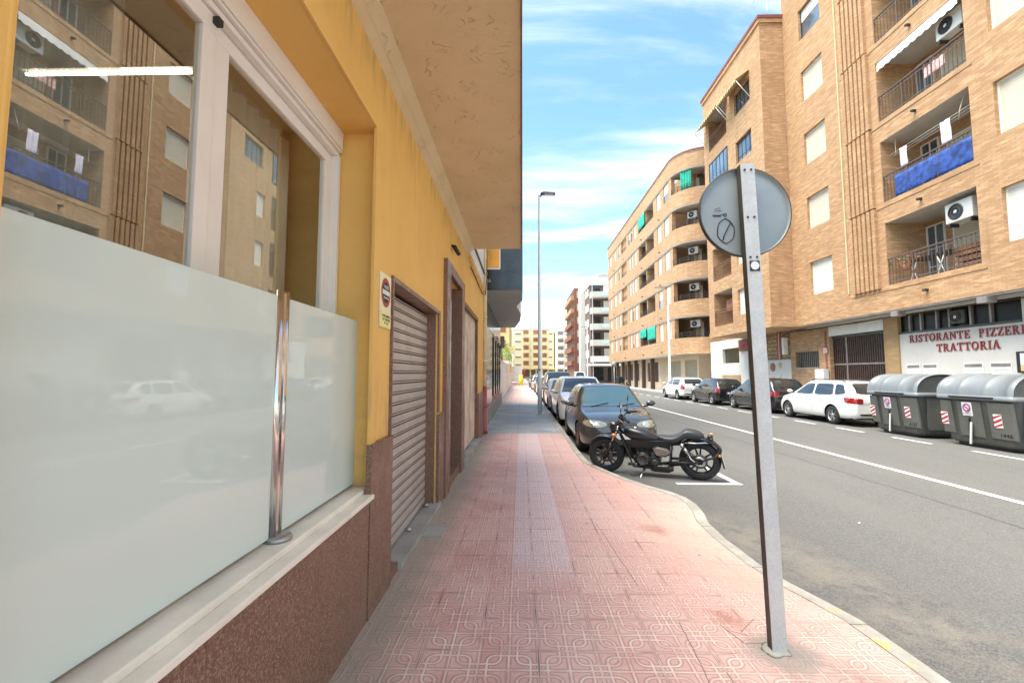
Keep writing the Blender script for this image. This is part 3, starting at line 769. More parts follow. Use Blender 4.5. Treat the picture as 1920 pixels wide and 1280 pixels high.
# frosted glass screen with chrome post
fs = thing('glass_screen', 'frosted glass screen held by a chrome post on the marble sill', 'glass screen', (-1.15, 2.09, .83))
for a, c, z0 in ((.2, 2.045, .85), (2.135, 3.14, .85)):
    b = MB(); b.box(-1.157, -1.147, a, c, z0, 1.968, 'frosted'); p = b.build('glass_panel', fs, world=True, bevel=.0015, seg=1)
b = MB()
for y in (2.066, 2.116): b.cyl((-1.15, y, .832), (-1.15, y, 1.995), .021, 'chrome', n=20)
b.box(-1.165, -1.135, 2.07, 2.11, .84, 1.985, 'chrome')
ps = b.build('post', fs, world=True)
b = MB(); b.lathe((-1.13, 2.09, .832), (0, 0, 1), [(.0, 0), (.062, 0), (.064, .012), (.058, .022), (.0, .026)], 'dull_metal', 28); b.build('foot_plate', ps, world=True)

# steel roller shutter
sh = MB()
z = 0.06
i = 0
while z < 2.30:                    # curved slats
    h = .098
    pr = [(0, z), (.006, z+.006), (.008, z+h*.35), (.006, z+h-.034), (0, z+h-.030)]
    sh.loft([[(X0-.135+a, y, q) for a, q in pr] for y in (3.50, 5.40)], 'shutter_steel', False, closed=False, caps=False)
    pr = [(0, z+h-.030), (-.010, z+h-.028), (-.010, z+h-.021), (0, z+h-.019)]
    sh.loft([[(X0-.135+a, y, q) for a, q in pr] for y in (3.50, 5.40)], 'shutter_groove', False, closed=False, caps=False)
    pr = [(0, z+h-.019), (.003, z+h-.013), (0, z+h-.007)]
    sh.loft([[(X0-.135+a, y, q) for a, q in pr] for y in (3.50, 5.40)], 'shutter_steel', False, closed=False, caps=False)
    pr = [(0, z+h-.007), (-.010, z+h-.006), (-.010, z+h-.001), (0, z+h)]
    sh.loft([[(X0-.135+a, y, q) for a, q in pr] for y in (3.50, 5.40)], 'shutter_groove', False, closed=False, caps=False); z += h
LF.box(sh, 3.5, 5.4, .02, .062, .11, .15, 'dull_metal')
s_ = thing('roller_shutter', 'closed ribbed metal roller shutter in a granite surround', 'shutter', (X0-.13, 4.4, 0))
sh.build('slats', s_, world=True, recalc=False)
b = MB(); LF.box(b, 3.47, 3.50, 0, 2.36, .02, .16, GR); LF.box(b, 5.40, 5.42, 0, 2.36, .02, .16, GR); LF.box(b, 3.445, 5.52, 2.335, 2.375, -.02, .16, GR)
LF.box(b, 5.42, 5.52, 1.125, 2.335, -.022, .0, GR); LF.box(b, 3.445, 3.47, 1.125, 2.335, -.022, 0, GR); b.build('surround', s_, world=True)
b = MB(); LF.box(b, 3.46, 3.72, .0, .07, -.02, .1, GR); LF.box(b, 3.72, 5.5, 0, .055, -.05, .12, 'concrete')
for y in (3.56, 4.4, 5.2): b.cyl((X0-.10, y, .09), (X0-.04, y, .09), .018, 'dull_metal')
b.build('threshold', s_, world=True)
# doorway with granite frame
dr = thing('entrance_doorway', 'tall dark doorway framed with brown granite', 'doorway', (X0, 6.7, 0))
b = MB(); LF.box(b, 5.80, 6.10, 0, 3.14, -.055, .02, GR); LF.box(b, 7.30, 7.62, 0, 3.14, -.055, .02, GR); LF.box(b, 6.10, 7.30, 3.0, 3.14, -.055, .02, GR)
LF.box(b, 7.282, 7.298, 0, 2.998, -.058, .79, GR); LF.box(b, 6.102, 6.117, 0, 2.998, -.058, .79, GR); b.build('door_frame', dr, world=True)
b = MB(); LF.box(b, 6.115, 7.285, 0, 2.98, .80, .86, 'brown_wood'); LF.box(b, 6.2, 7.2, 1.1, 2.8, .78, .80, 'dark_glass'); b.build('door', dr, world=True)
b = MB(); LF.box(b, 5.9, 7.5, .0, .13, -.02, .8, GR); b.build('step', dr, world=True)
b = MB(); LF.box(b, 6.085, 6.10, .15, 2.6, -.062, -.055, 'chrome'); b.build('metal_edge', dr, world=True)
# timber plank shutter
pd = thing('plank_door', 'wide shuttered opening with pale weathered boards', 'door', (X0, 9.1, 0))
b = MB()
for i in range(9): LF.box(b, 7.90+i*.27, 8.16+i*.27, .14, 2.82, .05+.008*(i % 2), .09, 'door_plank')
build_split(b, 'boards', pd, world=True, bevel=.006)
b = MB(); LF.box(b, 7.82, 10.40, 2.82, 2.90, -.02, .1, 'brown_wood'); LF.box(b, 7.82, 7.88, .12, 2.82, -.012, .1, 'brown_wood'); LF.box(b, 10.33, 10.39, .12, 2.82, -.012, .1, 'brown_wood')
b.build('door_frame', pd, world=True)
b = MB(); LF.box(b, 7.7, 10.45, 0, .11, -.10, .1, 'concrete'); b.build('step', pd, world=True)
# camera above the door
sc_ = thing('security_camera', 'small black camera on the yellow wall above the doorway', 'camera', (X0, 6.45, 3.5))
b = MB(); b.cyl((X0, 6.45, 3.5), (X0+.07, 6.45, 3.47), .018, 'black_plastic'); b.build('bracket', sc_, world=True)
b = MB(); b.cyl((X0+.05, 6.38, 3.46), (X0+.09, 6.56, 3.40), .033, 'black_plastic'); b.cyl((X0+.088, 6.555, 3.402), (X0+.092, 6.575, 3.396), .022, 'dark_glass'); b.build('housing', sc_, world=True)
# no parking plate
SG = thing('no_parking_plate', 'cream and red no parking plate on the yellow wall beside the shutter', 'sign', (X0, 3.28, 2.14))
def disc(mb, c, r, d0, d1, m, n=36): mb.lathe(c, (1, 0, 0), [(0, d0), (r, d0), (r, d1), (0, d1)], m, n, False)
b = MB(); LF.box(b, 3.145, 3.415, 1.94, 2.345, -.012, -.004, 'sign_cream'); b.build('plate', SG, world=True, bevel=.002, seg=1)
b = MB(); LF.box(b, 3.145, 3.415, 1.945, 2.06, -.0135, -.0125, 'sign_yellow'); b.build('yellow_band', SG, world=True)
b = MB(); c = (X0+.012, 3.28, 2.205); disc(b, c, .122, 0, .001, 'sign_yellow'); disc(b, c, .110, .0012, .002, 'red_paint'); disc(b, c, .078, .0022, .003, 'number_black')
b.add([Vector((X0+.0155, 3.28+u*cos(a)-v*sin(a), 2.205+u*sin(a)+v*cos(a))) for a in (0,) for u, v in ((-.088, -.017), (.088, -.017), (.088, .017), (-.088, .017))], [(0, 1, 2, 3)], 'sticker_white')
b.build('no_parking_symbol', SG, world=True, recalc=False)
text_mesh('lettering', 'VADO', .038, 'sticker_white', SG, (X0+.0165, 3.28, 2.245), ROT_RIGHT, .0004)
text_mesh('lettering', 'PERMANENTE', .020, 'sticker_white', SG, (X0+.0165, 3.28, 2.163), ROT_RIGHT, .0004)
text_mesh('lettering', 'AYUNTAMIENTO\nDE TORREVIEJA\nN° 1.224', .026, 'number_black', SG, (X0+.0138, 3.30, 2.002), ROT_RIGHT, .0004)
# downpipe
dp = thing('downpipe', 'cream downpipe with red lower length at the end of the yellow wall', 'downpipe', (-1.0, 12.0, 0))
b = MB(); b.cyl((-.985, 12.0, 1.25), (-.985, 12.0, 7.0), .055, 'downpipe_cream', n=14)
for z in (1.9, 3.1, 4.3): b.cyl((-.985, 12.0, z), (-.985, 12.0, z+.06), .066, 'downpipe_cream', n=14)
b.build('upper_pipe', dp, world=True)
b = MB(); b.tube([(-.985, 12.0, 1.25), (-.985, 12.0, .2), (-.97, 11.95, .08), (-.95, 11.88, .03)], .066, 'downpipe_red', 12); b.cyl((-.985, 12, .7), (-.985, 12, .76), .076, 'downpipe_red'); b.build('lower_pipe', dp, world=True)
b = MB(); b.tube([(-.93, 11.9, 7), (-.93, 11.9, 4.2), (-.95, 11.7, 3.7), (-1.0, 11.4, 3.66), (-1.0, 8.7, 3.72)], .012, 'cable', 6)
tag(b.build('wall_cable'), 'thin black cable running along the yellow wall cornice', 'cable')

# ================================================================ BLACK-TILED BUILDING
DB = thing('black_tiled_building', 'dark stone building with jutting bay over the sidewalk beyond the downpipe', 'building', (-3, 18, 0))
pl = [(-1.12, 12.75), (.05, 12.75), (.05, 14.6), (-.16, 15.8), (.0, 18.1), (-.04, 20.3), (-.32, 23.4), (-1.12, 23.4)]
b = MB(); b.prism(pl, 4.02, 14, 'granite_black', bot=False); b.build('bay', DB, world=True)
b = MB(); b.face([(x, y, 4.02) for x, y in reversed(pl)], 'soffit_grey'); b.build('bay_soffit', DB, world=True)
b = MB(); b.box(-9, -1.125, 12.15, 24, 0, 3.2, 'pink_stone'); b.box(-9, -1.125, 12.15, 24, 3.2, 14, 'granite_black'); b.build('wall', DB, world=True)
b = MB(); b.box(-1.12, -.60, 12.70, 12.748, 4.62, 5.9, 'white_pvc'); w = b.build('window', DB, world=True)
b = MB(); b.box(-1.09, -.63, 12.68, 12.70, 4.68, 5.9, 'orange_panel'); b.box(-.87, -.85, 12.672, 12.68, 4.68, 5.9, 'yellow_cloth'); b.build('pane', w, world=True)
b = MB()
for z in (4.55, 5.55): b.box(-1.12, .052, 12.744, 12.75, z, z+.012, 'dark_metal')
b.box(-.42, -.408, 12.744, 12.75, 4.02, 14, 'dark_metal'); build_split(b, 'tile_joint', DB, world=True)
b = MB(); b.box(-1.122, -1.06, 13.2, 16.2, .55, 3.1, 'black_satin'); b.build('shop_front', DB, world=True)
for y in (17.2, 18.9, 20.6, 22.2):
    b = MB(); b.box(-1.122, -1.05, y, y+.5, .75, 3.0, 'black_satin'); b.build('window', DB, world=True)
b = MB(); b.box(-1.12, -1.04, 12.3, 24, 0, .5, 'concrete'); b.box(-1.12, -1.03, 12.3, 24, .5, .56, 'pink_stone'); b.build('plinth', DB, world=True)
text_mesh('house_number', '26', .15, 'dull_metal', DB, (-.95, 12.745, 4.3), (R(90), 0, 0), .006)
al = thing('wall_lantern', 'grey box lantern on the dark building wall', 'lantern', (-1.0, 22.6, 2.6))
b = MB(); b.box(-1.05, -.85, 22.4, 22.9, 2.9, 3.5, 'warm_grey'); b.build('housing', al, world=True, bevel=.02)
b = MB(); b.box(-1.05, -.98, 22.5, 22.8, 2.6, 2.9, 'ac_white'); b.build('bracket', al, world=True)

# white garden wall, further left
ww = MB(); ww.box(-1.55, -1.22, 24.1, 42, 0, 2.35, 'white_wall'); ww.box(-1.58, -1.19, 24.1, 42, 2.35, 2.43, 'white_wall'); ww.box(-1.5, -1.25, 42, 58, 0, 1.7, 'white_wall')
tag(ww.build('garden_wall'), 'whitewashed garden wall along the far sidewalk', 'wall')
yh = thing('yellow_house', 'bright yellow house with a balcony behind the palm', 'house', (-4, 62, 0))
b = MB(); b.box(-12, -1.6, 60, 78, 0, 9.2, 'gold_wall'); b.build('wall', yh, world=True)
b = MB(); b.box(-3.4, -.9, 58.8, 60, 4.1, 4.35, 'white_paint'); b.box(-3.4, -.9, 58.75, 58.8, 4.35, 5.2, 'gold_wall'); b.build('balcony', yh, world=True)
for z in (4.6, 7.2):
    b = MB(); b.box(-3.1, -2.1, 59.93, 60, z, z+1.5, 'red_brown_wall'); b.build('window', yh, world=True)
b = MB(); b.box(-3.2, -1.0, 58.6, 60, 2.9, 3.3, 'white_wall'); b.build('awning', yh, world=True)
# palm
def palm(x, y, h, sz, label):
    t = thing('palm_tree', label, 'palm', (x, y, 0))
    b = MB(); b.tube([(0, 0, 0), (.05, .02, h*.5), (.0, 0, h)], [.16, .13, .15], 'palm_trunk', 8); b.build('trunk', t)
    c = MB(); rnd = random.Random(3)
    for i in range(34):
        a = rnd.uniform(0, 2*pi); up = rnd.uniform(-.3, 1.2); L = sz*rnd.uniform(.8, 1.15)
        P = [Vector((cos(a)*L*s, sin(a)*L*s, h+up*L*s-1.0*L*s*s*1.1)) for s in [k/9 for k in range(10)]]
        sd_ = Vector((-sin(a), cos(a), 0))
        for k in range(1, 9):
            for q in (-1, 1):
                p = P[k]; w = L*.30*(1-abs(k/9-.45)*1.1)
                tip = p+sd_*q*w+(P[k+1]-p)*1.4+Vector((0, 0, -.25*w)); c.face([p, P[k+1]*.6+p*.4, tip], 'palm_green')
    c.build('crown', t, recalc=False); return t
palm(-2.0, 44, 4.2, 1.5, 'small palm leaning over the white garden wall')
# shop signs at the far end of the sidewalk
def signboard(x, y, w, z0, z1, m, label, name='street_sign'):
    t = thing(name, label, 'sign', (x, y, 0)); b = MB(); b.cyl((0, 0, 0), (0, 0, z1), .05, 'pole_grey'); b.build('pole', t)
    b = MB(); b.box(-w/2, w/2, -.1, -.05, z0, z1, m); b.build('board', t); return t
signboard(-.6, 62, 1.5, .5, 2.6, 'sticker_white', 'white signboard at the end of the left sidewalk')
signboard(.1, 66, 1.0, 1.0, 2.0, 'red_paint', 'red signboard at the end of the left sidewalk')
t = thing('post_box', 'yellow post box far down the left sidewalk', 'post box', (.0, 55, 0))
b = MB(); b.cyl((0, 0, .15), (0, 0, 1.25), .26, 'yellow_plastic', n=20); b.build('body', t)
b = MB(); b.lathe((0, 0, 1.25), (0, 0, 1), [(.28, 0), (.28, .06), (.18, .16), (0, .19)], 'yellow_plastic', 20); b.build('cap', t)
# ================================================================ RIGHT: brick apartment block A
AF = Fr((13.3, 0, 0), (0, 1, 0), (-1, 0, 0))
AB = thing('brick_apartment_block', 'tan brick apartment block above the restaurant, with ribbed pier and deep balconies', 'building', (18, 14, 0))
b = MB(); holes = []; H = 3.05; BR = 'brick_tan'
for k in range(6):
    z = 5.17+H*k
    holes.append((18.9, 20.35, z, z+1.5, .18)); holes.append((9.4, 12.2, z, z+1.55, .18))
    holes.append((12.85, 16.1, 4.78+H*k, 7.06+H*k, 1.5, 'brick_tan', 'soffit_grey'))
    holes.append((5.2, 8.4, 4.78+H*k, 7.06+H*k, 1.5, 'brick_tan', 'soffit_grey'))
facade(b, AF, -2, 21.6, 3.86, 23.6, holes, BR)
b.face([(13.3, 21.6, 3.86), (24, 21.6, 3.86), (24, 21.6, 23.6), (13.3, 21.6, 23.6)], BR)
b.face([(24, -2, 3.86), (24, 21.6, 3.86), (24, 21.6, 23.6), (24, -2, 23.6)], BR); b.face([(13.3, -2, 3.86), (24, -2, 3.86), (24, -2, 23.6), (13.3, -2, 23.6)], BR)
b.face([(13.3, -2, 23.6), (24, -2, 23.6), (24, 21.6, 23.6), (13.3, 21.6, 23.6)], 'concrete')
b.build('wall', AB, world=True, recalc=False)
b = MB(); b.face([(13.3, -2, 3.86), (14.2, -2, 3.86), (14.2, 21.6, 3.86), (13.3, 21.6, 3.86)], 'soffit_grey'); AF.box(b, -2, 21.6, 3.80, 3.858, .02, .10, 'warm_grey')
AF.box(b, -2, 21.6, 3.74, 3.80, .5, .62, 'soffit_grey'); b.build('overhang_soffit', AB, world=True, recalc=False)
b = MB()
for k in range(6): AF.box(b, 12.7, 17.9, 4.60+H*k, 4.66+H*k, -.02, 0, BR); AF.box(b, 5, 8.6, 4.60+H*k, 4.66+H*k, -.02, 0, BR)
build_split(b, 'brick_ledge', AB, world=True)
for k in range(7):               # ribbed pier
    pass
b = MB()
for k in range(7):
    za = 4.72+H*k-(0 if k else 0); zb = za+H-.06
    off = .03 if k % 2 else 0
    for i in range(6): AF.box(b, 16.42+i*.225+off, 16.565+i*.225+off, za, min(zb, 23.6), -.12, 0, BR)
build_split(b, 'brick_rib', AB, world=True)
b = MB(); AF.box(b, 17.98, 18.02, 4.8, 23.6, -.05, -.01, 'downpipe_cream'); AF.box(b, 18.0, 18.06, 4.8, 23.6, -.02, 0, 'downpipe_cream'); b.build('rain_pipe', AB, world=True)
rnd = random.Random(5)
for k in range(6):
    z = 5.17+H*k
    if k == 4: window(AF, AB, 18.9, 20.35, z, z+1.5, .18, open_=.62, mat_='shutter_white', frame='dark_metal')
    else: window(AF, AB, 18.9, 20.35, z, z+1.5, .18, mat_='shutter_cream' if k else 'shutter_white')
    window(AF, AB, 9.4, 12.2, z, z+1.55, .18, mat_='shutter_white' if k in (0,) else 'shutter_cream')
    for (u0, u1) in ((12.85, 16.1), (5.2, 8.4)):
        zf = 4.78+H*k
        railing(AF, AB, u0+.02, u1-.02, zf, h=.98)
        # back wall door + window of the loggia
        window(AF, AB, u1-.72, u1-.02, zf+.02, zf+2.12, 1.49, kind='glass', mat_='win_glass', nm=2)
        window(AF, AB, u0+.75, u1-1.0, zf+.02, zf+1.85, 1.49, mat_='cream_shutter')
# things on the balconies
def ac(x, y, z, label, group=None, facing=-1, w=.85, h=.62, d=.32, rz=0, body='ac_white'):
    t = thing('air_conditioner', label, 'air conditioner', (x, y, z), rz, group)
    b = MB(); b.box(-d/2, d/2, -w/2, w/2, 0, h, body); b.box(-d/2, d/2, -w*.42, -w*.36, -.12, 0, 'dark_metal'); b.box(-d/2, d/2, w*.36, w*.42, -.12, 0, 'dark_metal')
    b.build('casing', t, bevel=.02)
    g = MB(); c = (-d/2-.004, w*.10, h*.5); g.lathe(c, (-1, 0, 0), [(.0, 0), (h*.38, 0), (h*.40, .008), (h*.36, .012)], 'black_plastic', 20)
    for r in (.2, .3): g.lathe((c[0]-.012, c[1], c[2]), (-1, 0, 0), [(h*r*1.2, 0), (h*r*1.2+.004, .003), (h*r*1.2+.006, 0)], 'warm_grey', 20)
    g.lathe((c[0]-.012, c[1], c[2]), (-1, 0, 0), [(0, .006), (.05, .004), (.055, 0)], 'ac_white', 12)
    g.build('fan_grille', t, recalc=False); return t
ac(13.66, 13.62, 6.30, 'white air conditioner hanging in the lowest balcony above the restaurant', rz=R(0))
ac(13.70, 13.55, 12.35, 'white air conditioner in the balcony with the folded awning')
def cloth(name, label, cat, F, pts_top, drop, m, d=0, amp=.04, waves=6, kind=None):
    """hanging cloth between two points along the facade"""
    (u0, z0), (u1, z1) = pts_top; n = 40; rows = 6; vs = []; fs = []
    for j in range(rows+1):
        for i in range(n+1):
            s = i/n; q = j/rows; u = u0+(u1-u0)*s; z = z0+(z1-z0)*s-drop*q
            dd = d+amp*(.35+.65*q)*sin(2*pi*waves*s+q*.8)+.02*noise.noise(Vector((u*3, z*3, 0)))
            vs.append(F(u, z, dd))
    for j in range(rows):
        for i in range(n): a = j*(n+1)+i; fs.append((a, a+1, a+n+2, a+n+1))
    c = MB(); c.add(vs, fs, m, True); o = c.build(name, recalc=False)
    s_ = o.modifiers.new('s', 'SOLIDIFY'); s_.thickness = .006
    return tag(o, label, cat)
cloth('privacy_sheet', 'creased blue sheet tied along the third balcony railing', 'sheet', AF, ((12.9, 8.62), (15.6, 8.62)), .76, 'blue_cloth', d=.024, amp=.003, waves=17)
cl = thing('clothes_line', 'ceiling airer with strings over the balcony with the blue sheet', 'clothes airer', (13.5, 14.4, 9.7))
b = MB()
for d_ in (.15, .3, .45): b.tube([AF(13.0, 9.62, d_), AF(15.9, 9.52, d_)], .006, 'white_pvc', 5)
build_split(b, 'string', cl, world=True)
b = MB(); b.tube([AF(13.3, 10.1, .3), AF(13.34, 9.7, .2), AF(13.5, 9.45, .3)], .014, 'white_pvc', 6); b.tube([AF(15.8, 10.1, .3), AF(15.8, 9.5, .3)], .012, 'white_pvc', 6); build_split(b, 'bracket', cl, world=True)
cloth('hanging_shirt', 'pale lilac shirt hanging at the right of the airer', 'laundry', AF, ((13.62, 9.60), (13.95, 9.60)), .78, 'lilac_cloth', d=.15, amp=.03, waves=2)
cloth('hanging_shirt', 'narrow pale lilac garment hanging at the left of the airer', 'laundry', AF, ((15.2, 9.56), (15.47, 9.56)), .72, 'lilac_cloth', d=.15, amp=.03, waves=2)
# rolled awning with scalloped valance on 3rd storey
aw = thing('balcony_awning', 'rolled white awning with scalloped edge under the upper balcony', 'awning', (13.2, 14.4, 13.1))
b = MB(); b.cyl(AF(12.95, 13.06, .03), AF(16.0, 13.06, .03), .06, 'white_pvc', n=14); b.build('roller', aw, world=True)
b = MB(); n_ = 96; A_, B_ = [], []
for i in range(n_+1): u = 12.95+3.05*i/n_; A_.append(AF(u, 13.04, -.03)); B_.append(AF(u, 12.83-.05*abs(sin(u*2*pi/.52)), -.04))
b.add(A_+B_, [(i, i+1, n_+2+i, n_+1+i) for i in range(n_)], 'white_paint'); b.build('valance', aw, world=True)
cloth('striped_towel', 'pink and white towel over the railing under the scalloped awning', 'towel', AF, ((13.55, 11.70), (14.3, 11.70)), .4, 'pink_cloth', d=.05, amp=.01, waves=4)
# folding table, flowers on the lowest balcony
ft = thing('folding_table', 'dark folding table with crossed white legs on the lowest balcony', 'table', (13.9, 14.9, 4.8))
b = MB(); AF.box(b, 14.1, 15.5, 5.5, 5.54, .3, .9, 'black_plastic'); b.build('table_top', ft, world=True)
for u in (14.3, 15.3):
    b = MB(); b.cyl(AF(u, 4.79, .35), AF(u+.3, 5.5, .35), .018, 'white_pvc'); b.cyl(AF(u+.3, 4.79, .35), AF(u, 5.5, .35), .018, 'white_pvc'); b.build('leg', ft, world=True)
fl = thing('flower_pot', 'pot with pink and lime blossoms at the left of the lowest balcony', 'plant', (13.5, 15.8, 5.2))
b = MB(); b.lathe((13.55, 15.6, 5.2), (0, 0, 1), [(0, 0), (.1, 0), (.14, .22), (0, .22)], 'terracotta', 14); b.build('pot', fl, world=True)
b = MB(); rnd = random.Random(2)
for i in range(150):
    p = Vector((13.55+rnd.gauss(0, .10), 15.55+rnd.gauss(0, .22), 5.58+rnd.gauss(0, .10))); q = Vector((rnd.uniform(-1,1), rnd.uniform(-1,1), rnd.uniform(-1,1)))*.05; r = q.orthogonal()*.8
    b.face([p-q, p+r, p+q], 'palm_green' if i % 2 else 'red_paint')
b.build('blossom', fl, world=True, recalc=False)
wb_ = thing('wooden_crate', 'brown slatted wooden box at the right of the lowest balcony', 'crate', (13.6, 13.3, 4.8))
b = MB()
for z in (4.82, 5.0, 5.18, 5.34): AF.box(b, 12.95, 13.75, z, z+.12, .12, .5, 'brown_wood')
build_split(b, 'slats', wb_, world=True, bevel=.01)
b = MB()
for k in range(4): b.lathe(AF(14.6, 4.33+H*k, .0), (-1, 0, 0), [(0, 0), (.05, 0), (.05, .14), (.03, .16), (0, .16)], 'dark_metal', 10)
build_split(b, 'drain_spout', AB, world=True)

# ground floor of A
GF = Fr((14.2, 0, 0), (0, 1, 0), (-1, 0, 0))
b = MB()
facade(b, GF, -2, 23.6, 0, 3.86, [(-2, 16.85, 0, 3.86, .0001), (17.5, 20.65, 0, 3.3, .35), (21.4, 23.2, 1.9, 2.68, .2, 'black_plastic')], 'brick_peach')
b.build('ground_floor_wall', AB, world=True, recalc=False)
b = MB(); GF.box(b, 16.85, 17.5, 0, 3.86, -.06, .3, 'brick_gold'); b.build('brick_pillar', AB, world=True)
b = MB(); GF.box(b, 17.5, 20.65, 3.3, 3.72, -.012, .1, 'white_paint'); b.build('gate_lintel', AB, world=True)
b = MB(); GF.box(b, -2, 12.75, 0, 3.86, .0, .3, 'white_wall'); GF.box(b, 12.75, 16.85, 0, 3.10, .0, .3, 'white_wall'); b.build('restaurant_wall', AB, world=True)
b = MB(); GF.box(b, 12.75, 16.85, 3.10, 3.86, .40, .42, 'brown_wood'); GF.box(b, 12.75, 16.85, 3.06, 3.13, -.03, .4, 'dark_metal')
for u in (13.6, 14.2, 14.9, 15.35, 15.95, 16.4): GF.box(b, u-.03, u+.03, 3.13, 3.86, .0, .1, 'warm_grey')
GF.box(b, 12.75, 16.85, 3.13, 3.86, .09, .10, 'strip_glass'); b.build('clerestory_window', AB, world=True)
ac(14.22, 14.6, 3.22, 'air conditioner standing in the dark strip window above the restaurant sign', w=.5, h=.44, d=.10, body='dark_metal')  # dimness inside the window put into the dark casing colour
gt = thing('barred_gate', 'tall brown metal bar gate next to the brick pillar', 'gate', (14.4, 19, 0))
b = MB(); GF.box(b, 17.5, 20.65, 0, 3.3, .9, .95, 'black_plastic'); b.build('backing', gt, world=True)
b = MB()
for i in range(27): u = 17.56+i*.118; GF.box(b, u-.025, u+.025, .1, 3.25, .17, .22, 'gate_brown')
build_split(b, 'bar', gt, world=True)
b = MB(); GF.box(b, 17.5, 20.65, 1.98, 2.05, .15, .17, 'warm_grey'); GF.box(b, 19.75, 19.82, .1, 3.3, .14, .17, 'warm_grey'); GF.box(b, 17.5, 20.65, 3.2, 3.3, .12, .17, 'dark_metal'); b.build('frame', gt, world=True)
wn_ = MB()
for i in range(13): u = 21.45+i*.142; GF.box(wn_, u-.01, u+.01, 1.92, 2.66, .03, .05, 'warm_grey')
GF.box(wn_, 21.4, 23.2, 1.86, 1.90, -.02, .1, 'soffit_grey'); wn_.build('window_grille', AB, world=True)
b = MB(); b.box(13.9, 14.15, 20.7, 21.3, .9, 1.8, 'white_paint'); tag(b.build('meter_box', bevel=.015), 'white meter box on the brick wall left of the barred gate', 'meter box')
b = MB(); GF.box(b, 20.82, 20.90, 0, 3.6, -.05, 0, 'terracotta'); b.build('rain_pipe', AB, world=True)
b = MB(); GF.box(b, 20.72, 20.98, 2.55, 2.78, -.07, -.051, 'pink_cloth'); tag(b.build('notice'), 'small pink notice on the pipe beside the barred gate', 'notice')

# restaurant lettering: serif letters drawn with strokes
def letters():
    T, t = .17, .075
    S_ = lambda x, y, w=.30: ('b', x-w/2, y, x+w/2, y+.06 if y < .5 else y)
    L = {}
    def stem(x, w=T): return [(x, 0, x+w, 1)]
    def sf(x0, x1): return [(x0, 0, x1, .07), (x0, .93, x1, 1)]
    L['I'] = (.46, stem(.145)+sf(.02, .44), [])
    L['T'] = (.86, [(.345, 0, .515, 1), (.04, .90, .82, 1), (.22, 0, .64, .07), (.04, .70, .10, .93), (.76, .70, .82, .93)], [])
    L['E'] = (.78, stem(.12)+[(.02, 0, .72, .08), (.02, .92, .70, 1), (.2, .46, .52, .54), (.66, .0, .72, .28), (.64, .74, .70, 1), (.48, .36, .54, .64)], [])
    L['P'] = (.78, stem(.12)+[(.02, 0, .42, .07), (.02, .93, .4, 1)], [([(.28, .96), (.52, .95), (.62, .86), (.64, .74), (.60, .60), (.50, .52), (.28, .50)], .10)])
    L['R'] = (.90, stem(.12)+[(.02, 0, .40, .07), (.02, .93, .4, 1), (.66, 0, .90, .07)], [([(.28, .96), (.52, .95), (.62, .87), (.64, .76), (.60, .62), (.50, .54), (.28, .52)], .10), ([(.44, .52), (.60, .28), (.74, .03)], .15)])
    L['A'] = (.92, [(.0, 0, .30, .07), (.56, 0, .94, .07), (.26, .30, .64, .37)], [([(.13, .04), (.44, .97)], .07), ([(.46, .99), (.74, .04)], .16)])
    L['N'] = (.94, [(.12, 0, .19, 1), (.74, .0, .81, 1), (.0, 0, .30, .07), (.62, .93, .93, 1), (.0, .93, .2, 1)], [([(.14, .97), (.78, .05)], .16)])
    L['Z'] = (.80, [(.05, 0, .75, .08), (.05, .92, .75, 1), (.69, .08, .75, .28), (.05, .72, .11, .92)], [([(.66, .95), (.14, .05)], .16)])
    L['O'] = (.92, [], [([(.46+.36*cos(a), .5+.46*sin(a)) for a in [2*pi*k/20 for k in range(21)]], .13)])
    L['S'] = (.70, [(.54, .70, .60, .98), (.08, .02, .14, .30)], [([(.56, .80), (.46, .94), (.32, .96), (.17, .90), (.13, .76), (.20, .62), (.44, .46), (.56, .34), (.56, .18), (.46, .06), (.32, .03), (.18, .08), (.11, .22)], .11)])
    return L
LT = letters()
def write(par, F, txt, u_right, z, h, m, d=-.03, wscale=1.0, th=.02):
    """F.u decreases to the reader's right: start at u_right and go down"""
    u = u_right
    for ch in txt:
        if ch == ' ': u -= .75*h*wscale; continue
        w, boxes, strokes = LT[ch]; mb = MB(); k = 0
        for x0, y0, x1, y1 in boxes: k += 1; F.box(mb, u-x1*h*wscale, u-x0*h*wscale, z+y0*h, z+y1*h, d-.0007*k, d+th, m)
        for pts, wd in strokes:
            for (xa, ya), (xb, yb) in zip(pts, pts[1:]):
                k += 1; v = Vector((xb-xa, yb-ya)); nn = Vector((-v.y, v.x)).normalized()*wd/2; e = v.normalized()*.02
                q = [(xa-e.x+nn.x, ya-e.y+nn.y), (xb+e.x+nn.x, yb+e.y+nn.y), (xb+e.x-nn.x, yb+e.y-nn.y), (xa-e.x-nn.x, ya-e.y-nn.y)]
                vs = [F(u-x*h*wscale, z+y*h, dd) for dd in (d-.0007*k, d+th) for x, y in q]
                mb.add(vs, [(3,2,1,0),(4,5,6,7),(0,1,5,4),(1,2,6,5),(2,3,7,6),(3,0,4,7)], m)
        mb.build('letter', par, world=True)
        u -= (w+.09)*h*wscale
    return u
RS = thing('restaurant_sign', 'raised red serif letters reading RISTORANTE PIZZERIA TRATTORIA on the white wall', 'sign', (14.1, 14.6, 2.7))
write(RS, GF, 'RISTORANTE', 16.42, 2.72, .255, 'sign_maroon', wscale=.95)
write(RS, GF, 'PIZZERIA', 13.96, 2.72, .255, 'sign_maroon', wscale=.90)
write(RS, GF, 'TRATTORIA', 15.38, 2.34, .255, 'sign_maroon', wscale=.95)
